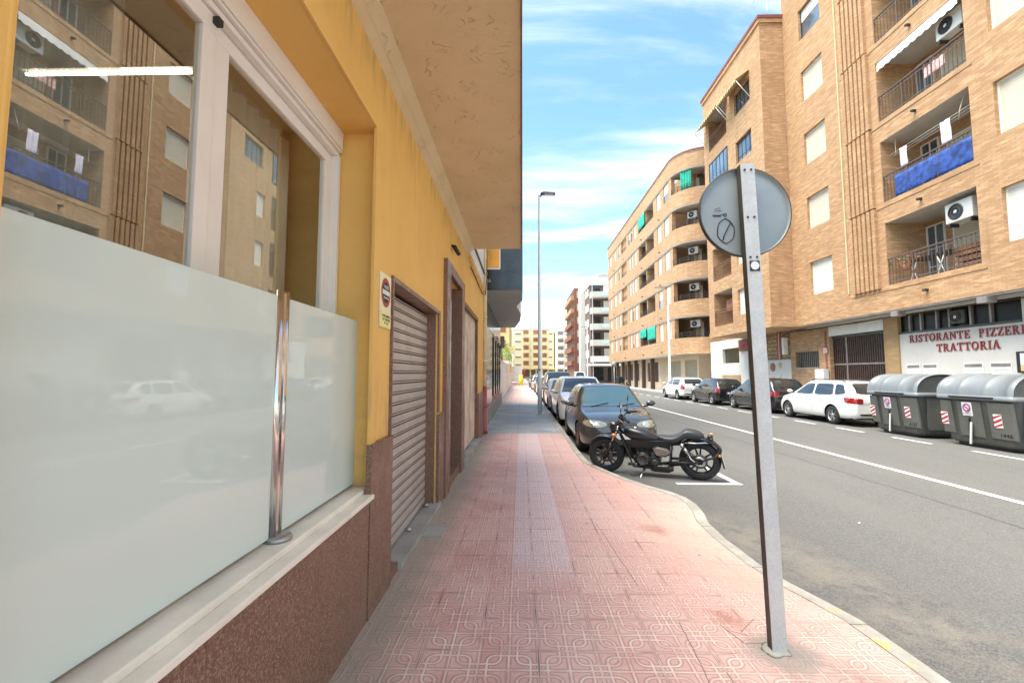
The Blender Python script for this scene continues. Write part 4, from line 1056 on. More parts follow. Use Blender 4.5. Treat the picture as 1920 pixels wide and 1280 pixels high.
# price boards
for u0, u1, lab in ((16.6, 16.05, 'menu board with grey heading, leftmost on the restaurant wall'), (15.95, 15.4, 'menu board with grey heading, second from left on the restaurant wall'), (14.5, 13.9, 'large pale menu board left of the blue picture board'), (13.7, 13.1, 'pale lined menu board between the large one and the picture board')):
    t = thing('menu_board', lab, 'menu board', (14.18, u0, 1.5)); b = MB(); GF.box(b, u1, u0, 1.1, 1.95, -.02, .0, 'sticker_white'); b.build('board', t, world=True)
    b = MB(); GF.box(b, u1+.03, u0-.03, 1.80, 1.90, -.024, -.0205, 'warm_grey')
    for i in range(5): GF.box(b, u1+.06, u0-.1, 1.70-i*.1, 1.715-i*.1, -.024, -.0205, 'soffit_grey')
    b.build('printed_lines', t, world=True)
t = thing('picture_board', 'dark framed board with a blue and yellow beach picture at the right edge', 'picture board', (14.15, 12.6, 1.5))
b = MB(); GF.box(b, 12.0, 12.9, 1.62, 2.22, -.10, 0, 'black_plastic'); b.build('frame', t, world=True)
b = MB(); GF.box(b, 12.05, 12.80, 1.85, 2.17, -.105, -.101, 'plate_white'); GF.box(b, 12.05, 12.80, 1.67, 1.85, -.105, -.101, 'yellow_cloth'); b.build('picture', t, world=True)
# overhang cables along A
b = MB()
for dz in (0, .06): b.tube([(13.9, u, 3.80-.05*abs(sin(u*1.1))-dz) for u in [8+.5*i for i in range(28)]]+[(13.4, 22.2, 3.72-dz), (14.0, 24, 3.6-dz)], .022, 'cable', 5)
tag(b.build('cable_run'), 'black cables looping under the overhang of the tan brick block', 'cable')
for y in (12.9, 15.9):
    t = MB(); t.box(13.25, 13.55, y-.14, y+.14, 3.62, 3.79, 'warm_grey'); tag(t.build('floodlight', bevel=.01), 'grey floodlight under the overhang, '+('right one over the strip window' if y < 14 else 'left one by the brick pillar'), 'floodlight')

# ================================================================ B
BX = 12.15
BF = Fr((BX, 0, 0), (0, 1, 0), (-1, 0, 0))
BB = thing('brick_apartment_block', 'narrower orange brick block with a jutting side wall, left of the tallest block', 'building', (17, 25, 0))
b = MB(); BR = 'brick_tan'; h = []; Z0 = 4.5; HB = 2.82
for k in range(5):
    zf = Z0+HB*k; h.append((25.45, 27.85, zf, zf+2.05, 1.3, 'brick_tan', 'soffit_grey'))
    h.append((22.75 if k >= 3 else 24.0, 24.45 if k >= 3 else 24.8, zf+.35, zf+(1.6 if k >= 3 else 1.75), .18))
facade(b, BF, 21.62, 28.6, 3.9, 19.4, h, BR)
b.face([(BX, 21.62, 3.9), (20, 21.62, 3.9), (20, 21.62, 19.4), (BX, 21.62, 19.4)], BR)
b.face([(BX, 28.6, 3.9), (20, 28.6, 3.9), (20, 28.6, 19.4), (BX, 28.6, 19.4)], BR)
b.face([(BX, 21.62, 19.4), (20, 21.62, 19.4), (20, 28.6, 19.4), (BX, 28.6, 19.4)], 'concrete'); b.face([(BX, 21.62, 3.9), (20, 21.62, 3.9), (20, 28.6, 3.9), (BX, 28.6, 3.9)], 'soffit_grey')
b.build('wall', BB, world=True, recalc=False)
b = MB(); b.box(BX-.08, 20, 21.54, 28.68, 19.4, 19.62, 'brick_tan'); b.box(BX-.12, 20, 21.50, 28.72, 19.62, 19.78, 'coping_red'); b.build('coping', BB, world=True)
b = MB(); b.box(BX-.03, 20, 21.59, 28.63, 3.86, 4.10, 'brick_peach'); b.build('base_band', BB, world=True)
for k in range(5):
    zf = Z0+HB*k; railing(BF, BB, 25.47, 27.83, zf, h=.95, m='brown_wood')
    window(BF, BB, 25.7, 27.2, zf+.02, zf+1.9, 1.29, kind='glass', mat_='win_glass')
    if k >= 3: window(BF, BB, 22.75, 24.45, zf+.35, zf+1.6, .18, kind='glass', mat_='win_glass', nm=4, frame='dark_metal')
    else: window(BF, BB, 24.0, 24.8, zf+.35, zf+1.75, .18, mat_='shutter_white')
window(BF, BB, 25.4, 27.9, Z0+HB*3+.02, Z0+HB*3+2.0, .02, kind='glass', mat_='win_glass', nm=5, frame='dark_metal')
for (u0, u1, z, lab) in ((25.2, 28.3, 17.85, 'tan awning over the top balcony of the orange brick block'), (22.7, 25.0, 17.75, 'striped tan awning over the top window of the orange brick block')):
    t = thing('window_awning', lab, 'awning', (BX, (u0+u1)/2, z)); b = MB()
    A_ = [BF(u0, z, 0), BF(u1, z, 0), BF(u1, z-.55, -.75), BF(u0, z-.55, -.75)]; B_ = [p+Vector((0, 0, -.03)) for p in A_]
    b.add(A_+B_, [(0,1,2,3),(7,6,5,4),(0,4,5,1),(1,5,6,2),(2,6,7,3),(3,7,4,0)], 'yellow_cloth')
    for i in range(12):
        a = u0+(u1-u0)*i/12; e = (u1-u0)/12
        b.face([BF(a, z-.55, -.755), BF(a+e, z-.55, -.755), BF(a+e/2, z-.78, -.76)], 'yellow_cloth')
    b.build('canopy', t, world=True)
    for u in (u0+.05, u1-.05):
        b = MB(); b.cyl(BF(u, z-.57, -.74), BF(u, z-1.5, 0), .02, 'white_pvc', n=6); b.build('arm', t, world=True)
b = MB(); GF2 = GF
cloth('hanging_clothes', 'dark red and white clothes on the second balcony of the orange brick block', 'laundry', BF, ((25.7, Z0+1.6), (27.3, Z0+1.6)), .75, 'terracotta', d=.5, amp=.05, waves=7)
t = thing('roof_antenna', 'thin metal aerial on the flat roof of the orange brick block', 'aerial', (13, 22.3, 19.78))
b = MB(); b.cyl((0, 0, 0), (0, 0, 1.6), .02, 'dull_metal', n=6); b.build('mast', t); b = MB(); b.cyl((-.7, 0, 1.5), (.8, 0, 1.5), .015, 'dull_metal', n=6)
for i in range(7): b.cyl((-.6+i*.2, -.25, 1.5), (-.6+i*.2, .25, 1.5), .008, 'dull_metal', n=5)
b.build('boom', t)
# ground floor of B: white shop, red sign, stone facing
GB = MB()
facade(GB, GF, 23.6, 33.4, 0, 3.9, [(27.0, 28.0, 0, 2.9, .4, 'warm_grey'), (29.1, 31.5, 2.3, 3.3, .2, 'dark_glass')], 'white_wall'); GB.box(14.6, 24, 23.7, 33.4, 0, 3.88, 'white_wall')
GB.build('ground_floor_wall', BB, world=True, recalc=False)
b = MB(); GF.box(b, 23.62, 26.3, 2.35, 3.86, -.05, .0, 'stone_facing'); b.build('stone_panel', BB, world=True)
for u in (24.5, 25.9):
    b = MB(); GF.box(b, u-.18, u+.18, 2.35, 3.86, -.08, -.051, 'sign_maroon'); GF.box(b, u-.02, u+.02, 2.4, 3.8, -.085, -.08, 'ac_white'); b.build('window', BB, world=True)
b = MB(); GF.box(b, 29.0, 31.6, .2, 1.5, -.04, 0, 'brick_gold'); GF.box(b, 27.05, 27.95, 0, 1.3, .36, .40, 'brick_gold'); b.build('stone_panel', BB, world=True)
t = thing('shop_sign', 'dark red shop sign with red lettering over the white shop doorway', 'sign', (14.1, 27.6, 3.3))
b = MB(); GF.box(b, 26.4, 28.9, 3.02, 3.75, -.12, -.055, 'coping_red'); b.build('board', t, world=True)
text_mesh('lettering', 'RESTAURANTE', .36, 'red_paint', t, (14.2-.126, 27.65, 3.38), (R(90), 0, R(-90)), .004)
for k, (u, z, s) in enumerate(((25.3, 1.95, .24), (24.6, 2.05, .16), (25.9, 1.6, .17))):
    t = MB(); t.lathe(GF(u, z, 0), (-1, 0, 0), [(s, .0), (s, .02), (s*.6, .04), (0, .03)], ['terracotta', 'yellow_cloth', 'brown_wood'][k], 20)
    tag(t.build('wall_plate', recalc=True), ['large red-brown plate on the white shop wall', 'small yellow plate highest on the white shop wall', 'dark round plate lowest on the white shop wall'][k], 'wall plate')
t = MB(); t.box(13.95, 14.2, 23.75, 23.95, 2.6, 3.5, 'white_paint'); tag(t.build('junction_box', bevel=.01), 'white junction box at the edge of the stone facing', 'junction box')

# ================================================================ C: long block with rounded corner
CX, CR, YC = 12.7, 2.6, 37.2
CB = thing('curved_brick_block', 'long peach brick apartment block with banded balconies and a rounded corner', 'building', (18, 50, 0))
YE = 64.0
def cp(s, off=0.0):   # s: metres from the far end towards the camera; then round the corner; off = inwards
    L = YE-YC
    if s <= L: return Vector((CX+off, YE-s, 0)), Vector((-1, 0, 0))
    a = (s-L)/CR
    if a < pi/2:
        n = Vector((-cos(a), -sin(a), 0)); return Vector((CX+CR, YC, 0))+n*(CR-off), n
    q = s-L-CR*pi/2
    return Vector((CX+CR+q, YC-CR+off, 0)), Vector((0, -1, 0))
LS = YE-YC; LT_ = LS+CR*pi/2+8
def strip(mb, s0, s1, z0, z1, o0, o1, m, st=.35):
    n = 1
    if s1 > LS-.01: n = max(1, int((s1-s0)/st))
    ss = [s0+(s1-s0)*i/n for i in range(n+1)]
    if s0 < LS < s1: ss = sorted(set([s0, LS]+[x for x in ss if x > LS]))
    r = [[cp(s, o)[0]+Vector((0, 0, z)) for o, z in ((o0, z0), (o0, z1), (o1, z1), (o1, z0))] for s in ss]
    mb.loft(r, m, smooth=False)
PC = 'brick_peach'
b = MB()
zb = [3.15, 6.2, 9.22, 12.25, 15.28, 18.3]
for i, z in enumerate(zb):
    strip(b, 0, LT_, z, z+(1.3 if i < 5 else 1.35), 0, .28, PC)
b.build('brick_band', CB, world=True, recalc=False)
b = MB(); strip(b, 0, LT_, 19.65, 19.77, -.05, .3, 'coping_red'); strip(b, 0, LT_, 19.55, 19.65, -.02, .3, PC)
b.build('coping', CB, world=True)
b = MB()
for z in zb[:]: strip(b, 0, LT_, z-.08, z-.001, .02, .30, 'soffit_grey'); 
for z in zb: # floor slabs behind the band
    for s0, s1 in ((8.0, 11.0), (16.3, 22.2), (LS-.3, LT_)):
        strip(b, s0, s1, z-.02, z+.1, .28, 1.7, 'soffit_grey')
b.build('floor_slab', CB, world=True)
b = MB(); b.box(CX+1.75, 26, YC-CR+1.75, YE-.02, 3.1, 19.3, PC); b.box(CX+.3, CX+1.75, 51.0, YE-.02, 3.1, 19.3, 'brick_peach') ; b.build('core', CB, world=True)
# elements per floor, s measured from the far end (YE-y)
def y2s(y): return YE-y
WIN = [(63.1, 61.8), (60.0, 58.9), (57.4, 56.4), (51.9, 51.0), (50.6, 50.0), (49.4, 48.4), (40.9, 39.8), (38.9, 37.6)]
LOG = [(55.7, 53.0), (47.5, 42.0)]
rnd = random.Random(11)
for fl_ in range(5):
    za = zb[fl_]+1.3; zt = zb[fl_+1]-.08
    # piers between openings
    op = sorted([(y2s(a), y2s(b_)) for a, b_ in WIN]+[(y2s(a), y2s(b_)) for a, b_ in LOG]+[(y2s(36.9), LS+CR*1.45)])
    b = MB(); cur = .0
    for a, c in op:
        strip(b, cur, a, za-.02, zt+.02, .07, .4, PC); cur = c
    strip(b, cur, LT_, za-.02, zt+.02, .12, .5, PC)
    build_split(b, 'brick_pier', CB, world=True, recalc=False)
    for j, (ya, yb_) in enumerate(WIN):
        CFr = Fr((CX, 0, 0), (0, 1, 0), (-1, 0, 0)); r = rnd.random()
        window(CFr, CB, yb_, ya, za, zt, .17, open_=0 if r < .68 else rnd.choice([.25, .45, .7]), mat_='shutter_cream' if r > .2 else 'shutter_white', frame='warm_grey')
    for j, (ya, yb_) in enumerate(LOG):
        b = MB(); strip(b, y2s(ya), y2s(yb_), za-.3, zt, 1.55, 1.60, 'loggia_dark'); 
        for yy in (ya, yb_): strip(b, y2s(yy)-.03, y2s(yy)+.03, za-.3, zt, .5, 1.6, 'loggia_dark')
        if j == 1: strip(b, y2s(44.9)-.12, y2s(44.9)+.12, za-.3, zt, .15, 1.55, PC)
        strip(b, y2s(ya)+.4, y2s(ya)+1.6, za-.3, zt-.3, 1.52, 1.55, 'win_glass'); 
        if j: strip(b, y2s(yb_)-1.7, y2s(yb_)-.5, za-.3, zt-.3, 1.52, 1.55, 'cream_shutter')
        b.build('loggia', CB, world=True, recalc=False)
        b = MB()
        for z_ in (.18, .36, .52): strip(b, y2s(ya), y2s(yb_), za+z_-.012, za+z_+.012, .12, .14, 'dark_metal')
        k = int((ya-yb_)/.35)
        for i in range(k): s = y2s(ya)+i*.35+.1; strip(b, s, s+.02, za-.1, za+.53, .12, .14, 'dark_metal')
        b.build('railing', CB, world=True, recalc=False)
    # curved balcony
    b = MB(); s0, s1 = y2s(36.9), LS+CR*1.45
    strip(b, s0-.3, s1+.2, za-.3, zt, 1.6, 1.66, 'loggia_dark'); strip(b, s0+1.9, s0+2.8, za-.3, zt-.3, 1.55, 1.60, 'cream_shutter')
    b.build('loggia', CB, world=True, recalc=False)
    b = MB()
    for q in range(5): strip(b, s0, s1, za-.12+q*.14, za-.12+q*.14+.022, .04, .065, 'dark_metal', .25)
    for i in range(5): s = s0+.05+(s1-s0-.1)*i/4; strip(b, s, s+.03, za-.15, za+.50, .04, .07, 'dark_metal')
    b.build('railing', CB, world=True, recalc=False)
ordn = ['lowest', 'second lowest', 'middle', 'second highest']
for i in range(4):
    zt = zb[i+1]-.08; p, nn = cp(y2s(36.9)+1.7, 1.2)
    ac(p.x, p.y, zt-.75, 'white air conditioner in the %s rounded corner balcony' % ordn[i], w=.8, h=.56, rz=math.atan2(nn.y, nn.x)-pi)
for (yy, fl_, lab) in ((44.0, 0, 'left'), ):
    pass
CFr = Fr((CX, 0, 0), (0, 1, 0), (-1, 0, 0))
cloth('sun_blind', 'bright green blind, right half, on the lowest wide balcony of the curved block', 'blind', CFr, ((42.05, zb[1]-.1), (44.7, zb[1]-.1)), 1.25, 'green_fabric', d=.02, amp=.01, waves=5)
cloth('sun_blind', 'bright green blind, left half, on the lowest wide balcony of the curved block', 'blind', CFr, ((45.1, zb[1]-.1), (47.4, zb[1]-.1)), .85, 'green_fabric', d=.02, amp=.01, waves=5)
cloth('sun_blind', 'green blind on the top wide balcony of the curved block', 'blind', CFr, ((44.9, zb[5]-.1), (47.3, zb[5]-.1)), 1.3, 'green_fabric', d=.02, amp=.01, waves=5)
p, nn = cp(LS+CR*.75, .1)
FQ = Fr(p, Vector((nn.y, -nn.x, 0)), nn)
cloth('sun_blind', 'green curtain in the top rounded corner balcony', 'blind', FQ, ((-.45, zb[5]-.1), (.45, zb[5]-.1)), 1.6, 'green_fabric', d=.05, amp=.05, waves=4)
b = MB()
for z in zb[:5]:
    for y in (46, 54, 40, 60): b.lathe((CX, y, z+.35), (-1, 0, 0), [(0, 0), (.05, 0), (.05, .16), (0, .16)], 'dark_metal', 8)
build_split(b, 'drain_spout', CB, world=True)
# ground floor of C
CG = Fr((CX+1.6, 0, 0), (0, 1, 0), (-1, 0, 0))
b = MB(); facade(b, CG, YC-CR+1.4, YE, 0, 3.12, [(36.3, 39.0, 0, 2.75, .15), (40.0, 43.4, 0, 2.75, .15)]+[(y, y+1.5, .7, 2.8, .15) for y in (46.5, 49, 51.5, 54, 57, 60)], 'peach_wall')
b.face([(CX+1.6, YC-CR+1.4, 0), (26, YC-CR+1.4, 0), (26, YC-CR+1.4, 3.12), (CX+1.6, YC-CR+1.4, 3.12)], 'peach_wall'); b.face([(CX, 34, 3.12), (26, 34.9, 3.12), (26, YE, 3.12), (CX, YE, 3.12)], 'soffit_grey')
b.build('ground_floor_wall', CB, world=True, recalc=False)
for a, c in ((36.3, 39.0), (40.0, 43.4)):
    b = MB(); CG.box(b, a, c, 0, 2.75, .10, .15, 'garage_beige'); b.build('garage_door', CB, world=True)
for y in (46.5, 49, 51.5, 54, 57, 60):
    b = MB(); CG.box(b, y, y+1.5, .7, 2.8, .1, .15, 'gate_brown'); b.build('window', CB, world=True)
for y in (63.6, 60.6, 57.4, 54.2, 51, 47.8, 44.6):
    b = MB(); b.box(CX+.25, CX+.6, y-.18, y+.18, 0, 3.12, 'gate_brown'); b.build('column', CB, world=True)

# ================================================================ D: block with white balconies, beyond the side street
DBl = thing('white_balcony_block', 'apartment block with white glass balconies beyond the curved brick block', 'building', (18, 84, 0))
b = MB(); b.box(12.3, 30, 78, 92, 0, 17.2, 'grey_brown_wall'); b.box(14.0, 30, 79.5, 92, 17.2, 19.4, 'white_wall'); b.build('wall', DBl, world=True)
b = MB(); b.box(12.1, 30, 77.8, 92.2, 17.2, 17.5, 'white_wall'); b.box(13.8, 30, 79.3, 92, 19.4, 19.6, 'white_wall'); b.build('roof_slab', DBl, world=True)
b = MB(); b.box(11.3, 12.29, 84.4, 86.4, 0, 18.6, 'white_wall'); b.build('stair_tower', DBl, world=True)
for k in range(5):
    z = 3.6+2.8*k
    b = MB(); b.box(12.2, 20, 76.3, 78, z, z+.28, 'white_wall'); b.box(12.2, 14, 76.25, 76.3, z, z+1.0, 'white_wall'); bl = b.build('balcony', DBl, world=True)
    b = MB(); b.box(14, 20, 76.27, 76.3, z+.28, z+1.0, 'frosted'); b.box(12.17, 12.2, 76.3, 78, z+.28, z+1.0, 'frosted'); b.build('glass_panel', bl, world=True)
    for x in (12.9, 14.6, 16.3, 18):
        b = MB(); b.box(x, x+1.1, 77.93, 78, z+.3, z+2.4, 'dark_glass' if x != 14.6 else 'white_pvc'); b.build('window', DBl, world=True)
    for y in (80, 82.3, 87.5, 89.8):
        b = MB(); b.box(12.2, 12.3, y, y+1.3, z+.8, z+2.2, 'white_pvc'); w = b.build('window', DBl, world=True)
b = MB(); b.box(12.3, 12.4, 76.22, 76.27, 0, 17.2, 'white_pvc'); b.box(11.5, 20, 75.4, 78, 2.9, 3.3, 'white_paint'); b.build('ground_canopy', DBl, world=True)
for x in (12.8, 15.2, 17.6):
    b = MB(); b.box(x, x+1.6, 77.9, 77.995, .4, 2.6, 'dark_glass'); b.build('shop_window', DBl, world=True)
# E: red brown tower
EB = thing('red_brown_block', 'narrow red-brown apartment block with stacked balconies far down the street', 'building', (15, 100, 0))
b = MB(); b.box(11.6, 28, 96, 112, 0, 20.2, 'red_brown_wall'); b.box(12.6, 28, 97, 112, 20.2, 22.2, 'white_wall'); b.build('wall', EB, world=True)
for k in range(6):
    z = 3.4+2.85*k
    b = MB(); b.box(10.9, 11.6, 96.3, 111, z, z+.95, 'brick_peach' if k > 3 else 'red_brown_wall'); b.build('balcony', EB, world=True)
    b = MB(); b.box(11.5, 11.6, 97, 110, z+1.0, z+2.3, 'loggia_dark'); b.build('window', EB, world=True)
    b = MB(); b.box(12.2, 13.6, 95.93, 96, z+.4, z+1.9, 'cream_shutter'); b.build('window', EB, world=True)
# F: cream blocks closing the street
def farblock(label, x0, x1, y, h, m, m2, nfl, bays, pent=True):
    t = thing('cream_apartment_block', label, 'building', ((x0+x1)/2, y+6, 0))
    b = MB(); b.box(x0, x1, y, y+14, 0, h, m); b.build('wall', t, world=True)
    b = MB(); b.box(x0-.2, x1+.2, y-.2, y+14, h, h+.35, 'white_paint')
    if pent: b.box(x0+(x1-x0)*.2, x0+(x1-x0)*.6, y+2, y+10, h+.35, h+2.6, 'white_wall')
    b.build('roof', t, world=True)
    fh = (h-3.6)/nfl
    b = MB(); b.box(x0-.3, x1+.3, y-.6, y, 3.1, 3.6, m2); b.build('band', t, world=True)
    b = MB()
    n = max(2, int((x1-x0)/2.2))
    for i in range(n):
        a = x0+(x1-x0)*(i+.12)/n; b.box(a, a+(x1-x0)/n*.76, y-.08, y-.001, .3, 3.0, 'loggia_dark')
    b.build('shop_front', t, world=True)
    for k in range(nfl):
        z = 3.6+fh*k
        for i, (fx, wd, ty) in enumerate(bays):
            a = x0+(x1-x0)*fx; c = a+wd
            if ty == 'w':
                b = MB(); b.box(a, c, y-.06, y-.001, z+1.0, z+2.15, 'warm_grey'); b.box(a, c, y-.065, y-.061, z+1.6, z+2.15, 'white_pvc'); b.build('window', t, world=True)
            else:
                b = MB(); b.box(a, c, y-.06, y-.001, z+.2, z+fh-.35, 'terracotta' if ty == 'b' else 'warm_grey'); b.build('balcony_door', t, world=True)
                b = MB(); b.box(a-.15, c+.15, y-1.1, y-.001, z, z+.18, 'white_paint'); b.box(a-.15, c+.15, y-1.1, y-1.02, z+.18, z+1.05, m2); b.build('balcony', t, world=True)
    return t
farblock('pale cream block at the far end of the street, behind the lamp post', -3.2, 12.5, 168, 18.3, 'cream_wall', 'gold_wall', 5, [(.06, 2.2, 'w'), (.26, 2.0, 'b'), (.50, 2.6, 'b'), (.72, 1.6, 'b'), (.88, 1.2, 'w')])
farblock('whitish block right of the cream block at the far end of the street', 12.9, 20.5, 160, 17.0, 'pale_wall', 'white_paint', 5, [(.05, 2.0, 'g'), (.42, .9, 'w'), (.66, 2.0, 'g')], False)
farblock('yellow block with a raised corner beside the red-brown block', 16.8, 24, 140, 17.4, 'gold_wall', 'cream_wall', 5, [(.05, 1.2, 'w'), (.30, 2.2, 'b'), (.7, 1.6, 'w')], False)
farblock('low pale block half hidden behind the yellow house', -16, -3.6, 150, 16.0, 'pale_wall', 'cream_wall', 4, [(.1, 1.8, 'w'), (.4, 2.0, 'b'), (.7, 1.8, 'w')])
# ================================================================ CARS
def interp(P, x):
    if x <= P[0][0]: return P[0][1]
    for (a, u), (b, v) in zip(P, P[1:]):
        if x <= b: 
            t = (x-a)/(b-a); return u+(v-u)*t
    return P[-1][1]
def smooth_interp(P, x):   # monotone-ish cubic
    n = len(P)
    if x <= P[0][0]: return P[0][1]
    if x >= P[-1][0]: return P[-1][1]
    for i in range(n-1):
        if x <= P[i+1][0]:
            x0, y0 = P[i]; x1, y1 = P[i+1]; h = x1-x0
            def sl(a, b): return (P[b][1]-P[a][1])/(P[b][0]-P[a][0])
            d = sl(i, i+1)
            m0 = d if i == 0 else (0 if sl(i-1, i)*d <= 0 else 2*sl(i-1, i)*d/(sl(i-1, i)+d))
            m1 = d if i == n-2 else (0 if sl(i+1, i+2)*d <= 0 else 2*sl(i+1, i+2)*d/(sl(i+1, i+2)+d))
            t = (x-x0)/h
            return (2*t**3-3*t**2+1)*y0+(t**3-2*t**2+t)*h*m0+(-2*t**3+3*t**2)*y1+(t**3-t**2)*h*m1
def wheel(par, x, y, r, side, rim, spokes=5, style='alloy', name='wheel'):
    b = MB(); w = .20; pr = [(r*.62, -w/2), (r*.66, -w/2), (r*.90, -w/2-.005), (r*.985, -w/2+.02), (r, -w*.3), (r, w*.3), (r*.985, w/2-.02), (r*.90, w/2+.005), (r*.66, w/2), (r*.62, w/2)]
    b.lathe((x, y, r), (0, 1, 0), pr, 'rubber', 36); o = b.build(name, par)
    g = MB(); s = side; yo = y+s*w*.36
    g.lathe((x, y, r), (0, s, 0), [(r*.665, w*.5), (r*.64, w*.48), (r*.60, w*.30), (r*.60, -w*.4)], rim, 36)
    g.lathe((x, y, r), (0, s, 0), [(r*.60, w*.02), (.0, w*.02)], 'black_plastic', 36, False)
    g.lathe((x, y, r), (0, s, 0), [(0, w*.46), (r*.12, w*.46), (r*.17, w*.40), (r*.17, w*.1)], rim, 16)
    for k in range(spokes):
        a0 = 2*pi*k/spokes+.3
        for da in ((-.13, .13) if spokes == 5 else (0,)):
            a = a0+da; a2 = a0+da*1.7
            d1 = Vector((cos(a), 0, sin(a))); d2 = Vector((cos(a2), 0, sin(a2))); t1 = Vector((-sin(a), 0, cos(a)))
            c = Vector((x, y, r)); wd = r*(.055 if spokes == 5 else .095 if style == 'alloy' else .12)
            P = [c+d1*r*.12+t1*wd, c+d1*r*.12-t1*wd, c+d2*r*.62-t1*wd, c+d2*r*.62+t1*wd]
            A_ = [p+Vector((0, s*w*.40, 0)) for p in P[:2]]+[p+Vector((0, s*w*.46, 0)) for p in P[2:]]; B_ = [p-Vector((0, s*.03, 0)) for p in A_]
            g.add(A_+B_, [(0,1,2,3),(7,6,5,4),(0,4,5,1),(1,5,6,2),(2,6,7,3),(3,7,4,0)], rim)
    g.build('rim', o); return o
def car(label, loc, rz, group, col='paint_white', L=4.2, Wd=1.74, Ht=1.46, hood=.92, belt=.93, wb=2.5, fo=.82, style='hatch', cowl=None, roof0=None, roof1=None, rear=None, rim='alloy', r=.31, spokes=5, detail=True, rails=False, face='default', plate=True, rear_z=None, mirror='same'):
    """x forward, origin centre on the ground"""
    t = thing('parked_car', label, 'car', loc, rz, group)
    xf = L/2; xr = -L/2; fx = xf-fo; rx = fx-wb
    cowl = xf-1.02 if cowl is None else cowl; roof0 = cowl-.78 if roof0 is None else roof0
    roof1 = xr+.55 if roof1 is None else roof1; hb = rear if rear is not None else xr+.14
    zb_ = .19
    top = [(xr, .78), (xr+.02, .90), (xr+.06, belt+.02), (hb, belt+.10), (hb+.06, belt+.2), (roof1, Ht-.075), (roof1+.25, Ht-.03), ((roof0+roof1)/2, Ht), (roof0-.15, Ht-.015), (roof0, Ht-.05), (roof0+.1, Ht-.105), (cowl, hood+.055), (cowl+.10, hood+.02), (xf-.35, hood-.115), (xf-.14, hood-.22), (xf-.05, hood-.34), (xf, .50)]
    top = sorted(top, key=lambda p: p[0])
    half = Wd/2
    wpl = [(xr, half*.80), (xr+.05, half*.87), (xr+.18, half*.94), (xr+.5, half*.985), (0, half), (fx-.1, half*.995), (xf-.5, half*.975), (xf-.24, half*.89), (xf-.09, half*.74), (xf, half*.56)]
    zbot = [(xr, .36), (xr+.05, .28), (xr+.3, .21), (0, .18), (xf-.3, .18), (xf-.08, .20), (xf, .27)]
    bl = [(xr, belt-.03), (-.2, belt-.02), (cowl, belt-.06), (xf, belt-.3)]
    st = [xr+.0]; x = xr
    step = .06 if detail else .1
    xs = sorted(set([xr, xr+.015, xr+.03, xr+.06, xr+.1, xf-.1, xf-.06, xf-.03, xf-.015, xf]+[w_+k_*.035 for w_ in (fx, rx) for k_ in range(-12, 13)]+[xr+.1+i*step for i in range(int((L-.2)/step)+1)]))
    # half tumblehome factor
    rings = []
    def ring(x):
        zt = smooth_interp(top, x); w = smooth_interp(wpl, x); zb = smooth_interp(zbot, x); be = min(interp(bl, x), zt-.035); gh = max(0, min(1, (zt-be)/(Ht-belt)))
        wt = w*(.895-.19*gh) if gh > 0 else w*.87
        H = be-zb
        P = [(0, zb), (w*.55, zb), (w*.86, zb+.005), (w*.955, zb+.05), (w*.985, zb+H*.22), (w*1.0, zb+H*.42), (w*1.0, zb+H*.62), (w*.985, zb+H*.78), (w*.955, zb+H*.93), (w*.915, be+.012)]
        for f in (.2, .4, .6, .78): P.append((w*.915+(wt-w*.915)*f**1.12, be+.012+(zt-.10*min(1, gh+.25)-be-.012)*f/.9 if False else be+.012+(zt-be-.012)*f*.97))
        P += [(wt*.965, zt-.028*(gh*.8+.3)-.0), (wt*.88, zt-.010), (wt*.6, zt+.002), (wt*.3, zt+.008), (0, zt+.010)]
        return P
    for x in xs:
        P = ring(x); F_ = [(x, y, z) for y, z in P]+[(x, -y, z) for y, z in reversed(P[1:-1])]
        rings.append(F_)
    b = MB(); b.loft(rings, col, True); b.mi('black_plastic')
    body = b.build('body', t)
    # wheel arches: open the side skin on a circle and close it with a dark well
    me = body.data
    if len(me.materials) < 2: me.materials.append(M['black_plastic'])
    me.materials[1] = M['black_plastic']
    RA = r+.05; bm = bmesh.new(); bm.from_mesh(me); wells = [(wx, r+.012) for wx in (fx, rx)]
    side = lambda c: abs(c.y) > half*.70
    dl = [f for f in bm.faces if side(f.calc_center_median()) and any(math.hypot(f.calc_center_median().x-wx, f.calc_center_median().z-wz) < RA for wx, wz in wells)]
    bmesh.ops.delete(bm, geom=dl, context='FACES')
    for e in bm.edges:
        if len(e.link_faces) == 1:
            for v in e.verts:
                for wx, wz in wells:
                    dx, dz = v.co.x-wx, v.co.z-wz; d = math.hypot(dx, dz)
                    if side(v.co) and d < RA*1.45 and d > .01 and v.co.z > .19: v.co.x = wx+dx/d*RA; v.co.z = wz+dz/d*RA
    for f in bm.faces:
        c = f.calc_center_median()
        if c.z < .27 and f.normal.z < -.5: f.material_index = 1
    bm.to_mesh(me); bm.free()
    wl = MB()
    for wx, wz in wells:
        for s in (-1, 1):
            n_ = 20; A0 = [Vector((wx+RA*cos(pi*k/n_), s*(smooth_interp(wpl, wx+RA*cos(pi*k/n_))*.985-.012), wz+RA*sin(pi*k/n_))) for k in range(n_+1)]; A1 = [Vector((p.x, s*(half-.32), p.z)) for p in A0]
            wl.add(A0+A1, [(k, k+1, n_+2+k, n_+1+k) for k in range(n_)], 'black_plastic')
            wl.add(A1+[Vector((wx, s*(half-.32), wz))], [(k, k+1, n_+1) for k in range(n_)], 'black_plastic')
            wl.box(wx-RA, wx+RA, s*(half-.32), s*(half-.30), .2, wz, 'black_plastic')
    wl.build('wheel_well', t, recalc=False)
    tmp = bmesh.new()
    mb0 = MB(); mb0.loft(rings, col, True); tm = mb0.mesh('t'); tmp.from_mesh(tm); bv = BVHTree.FromBMesh(tmp); tmp.free(); bpy.data.meshes.remove(tm)
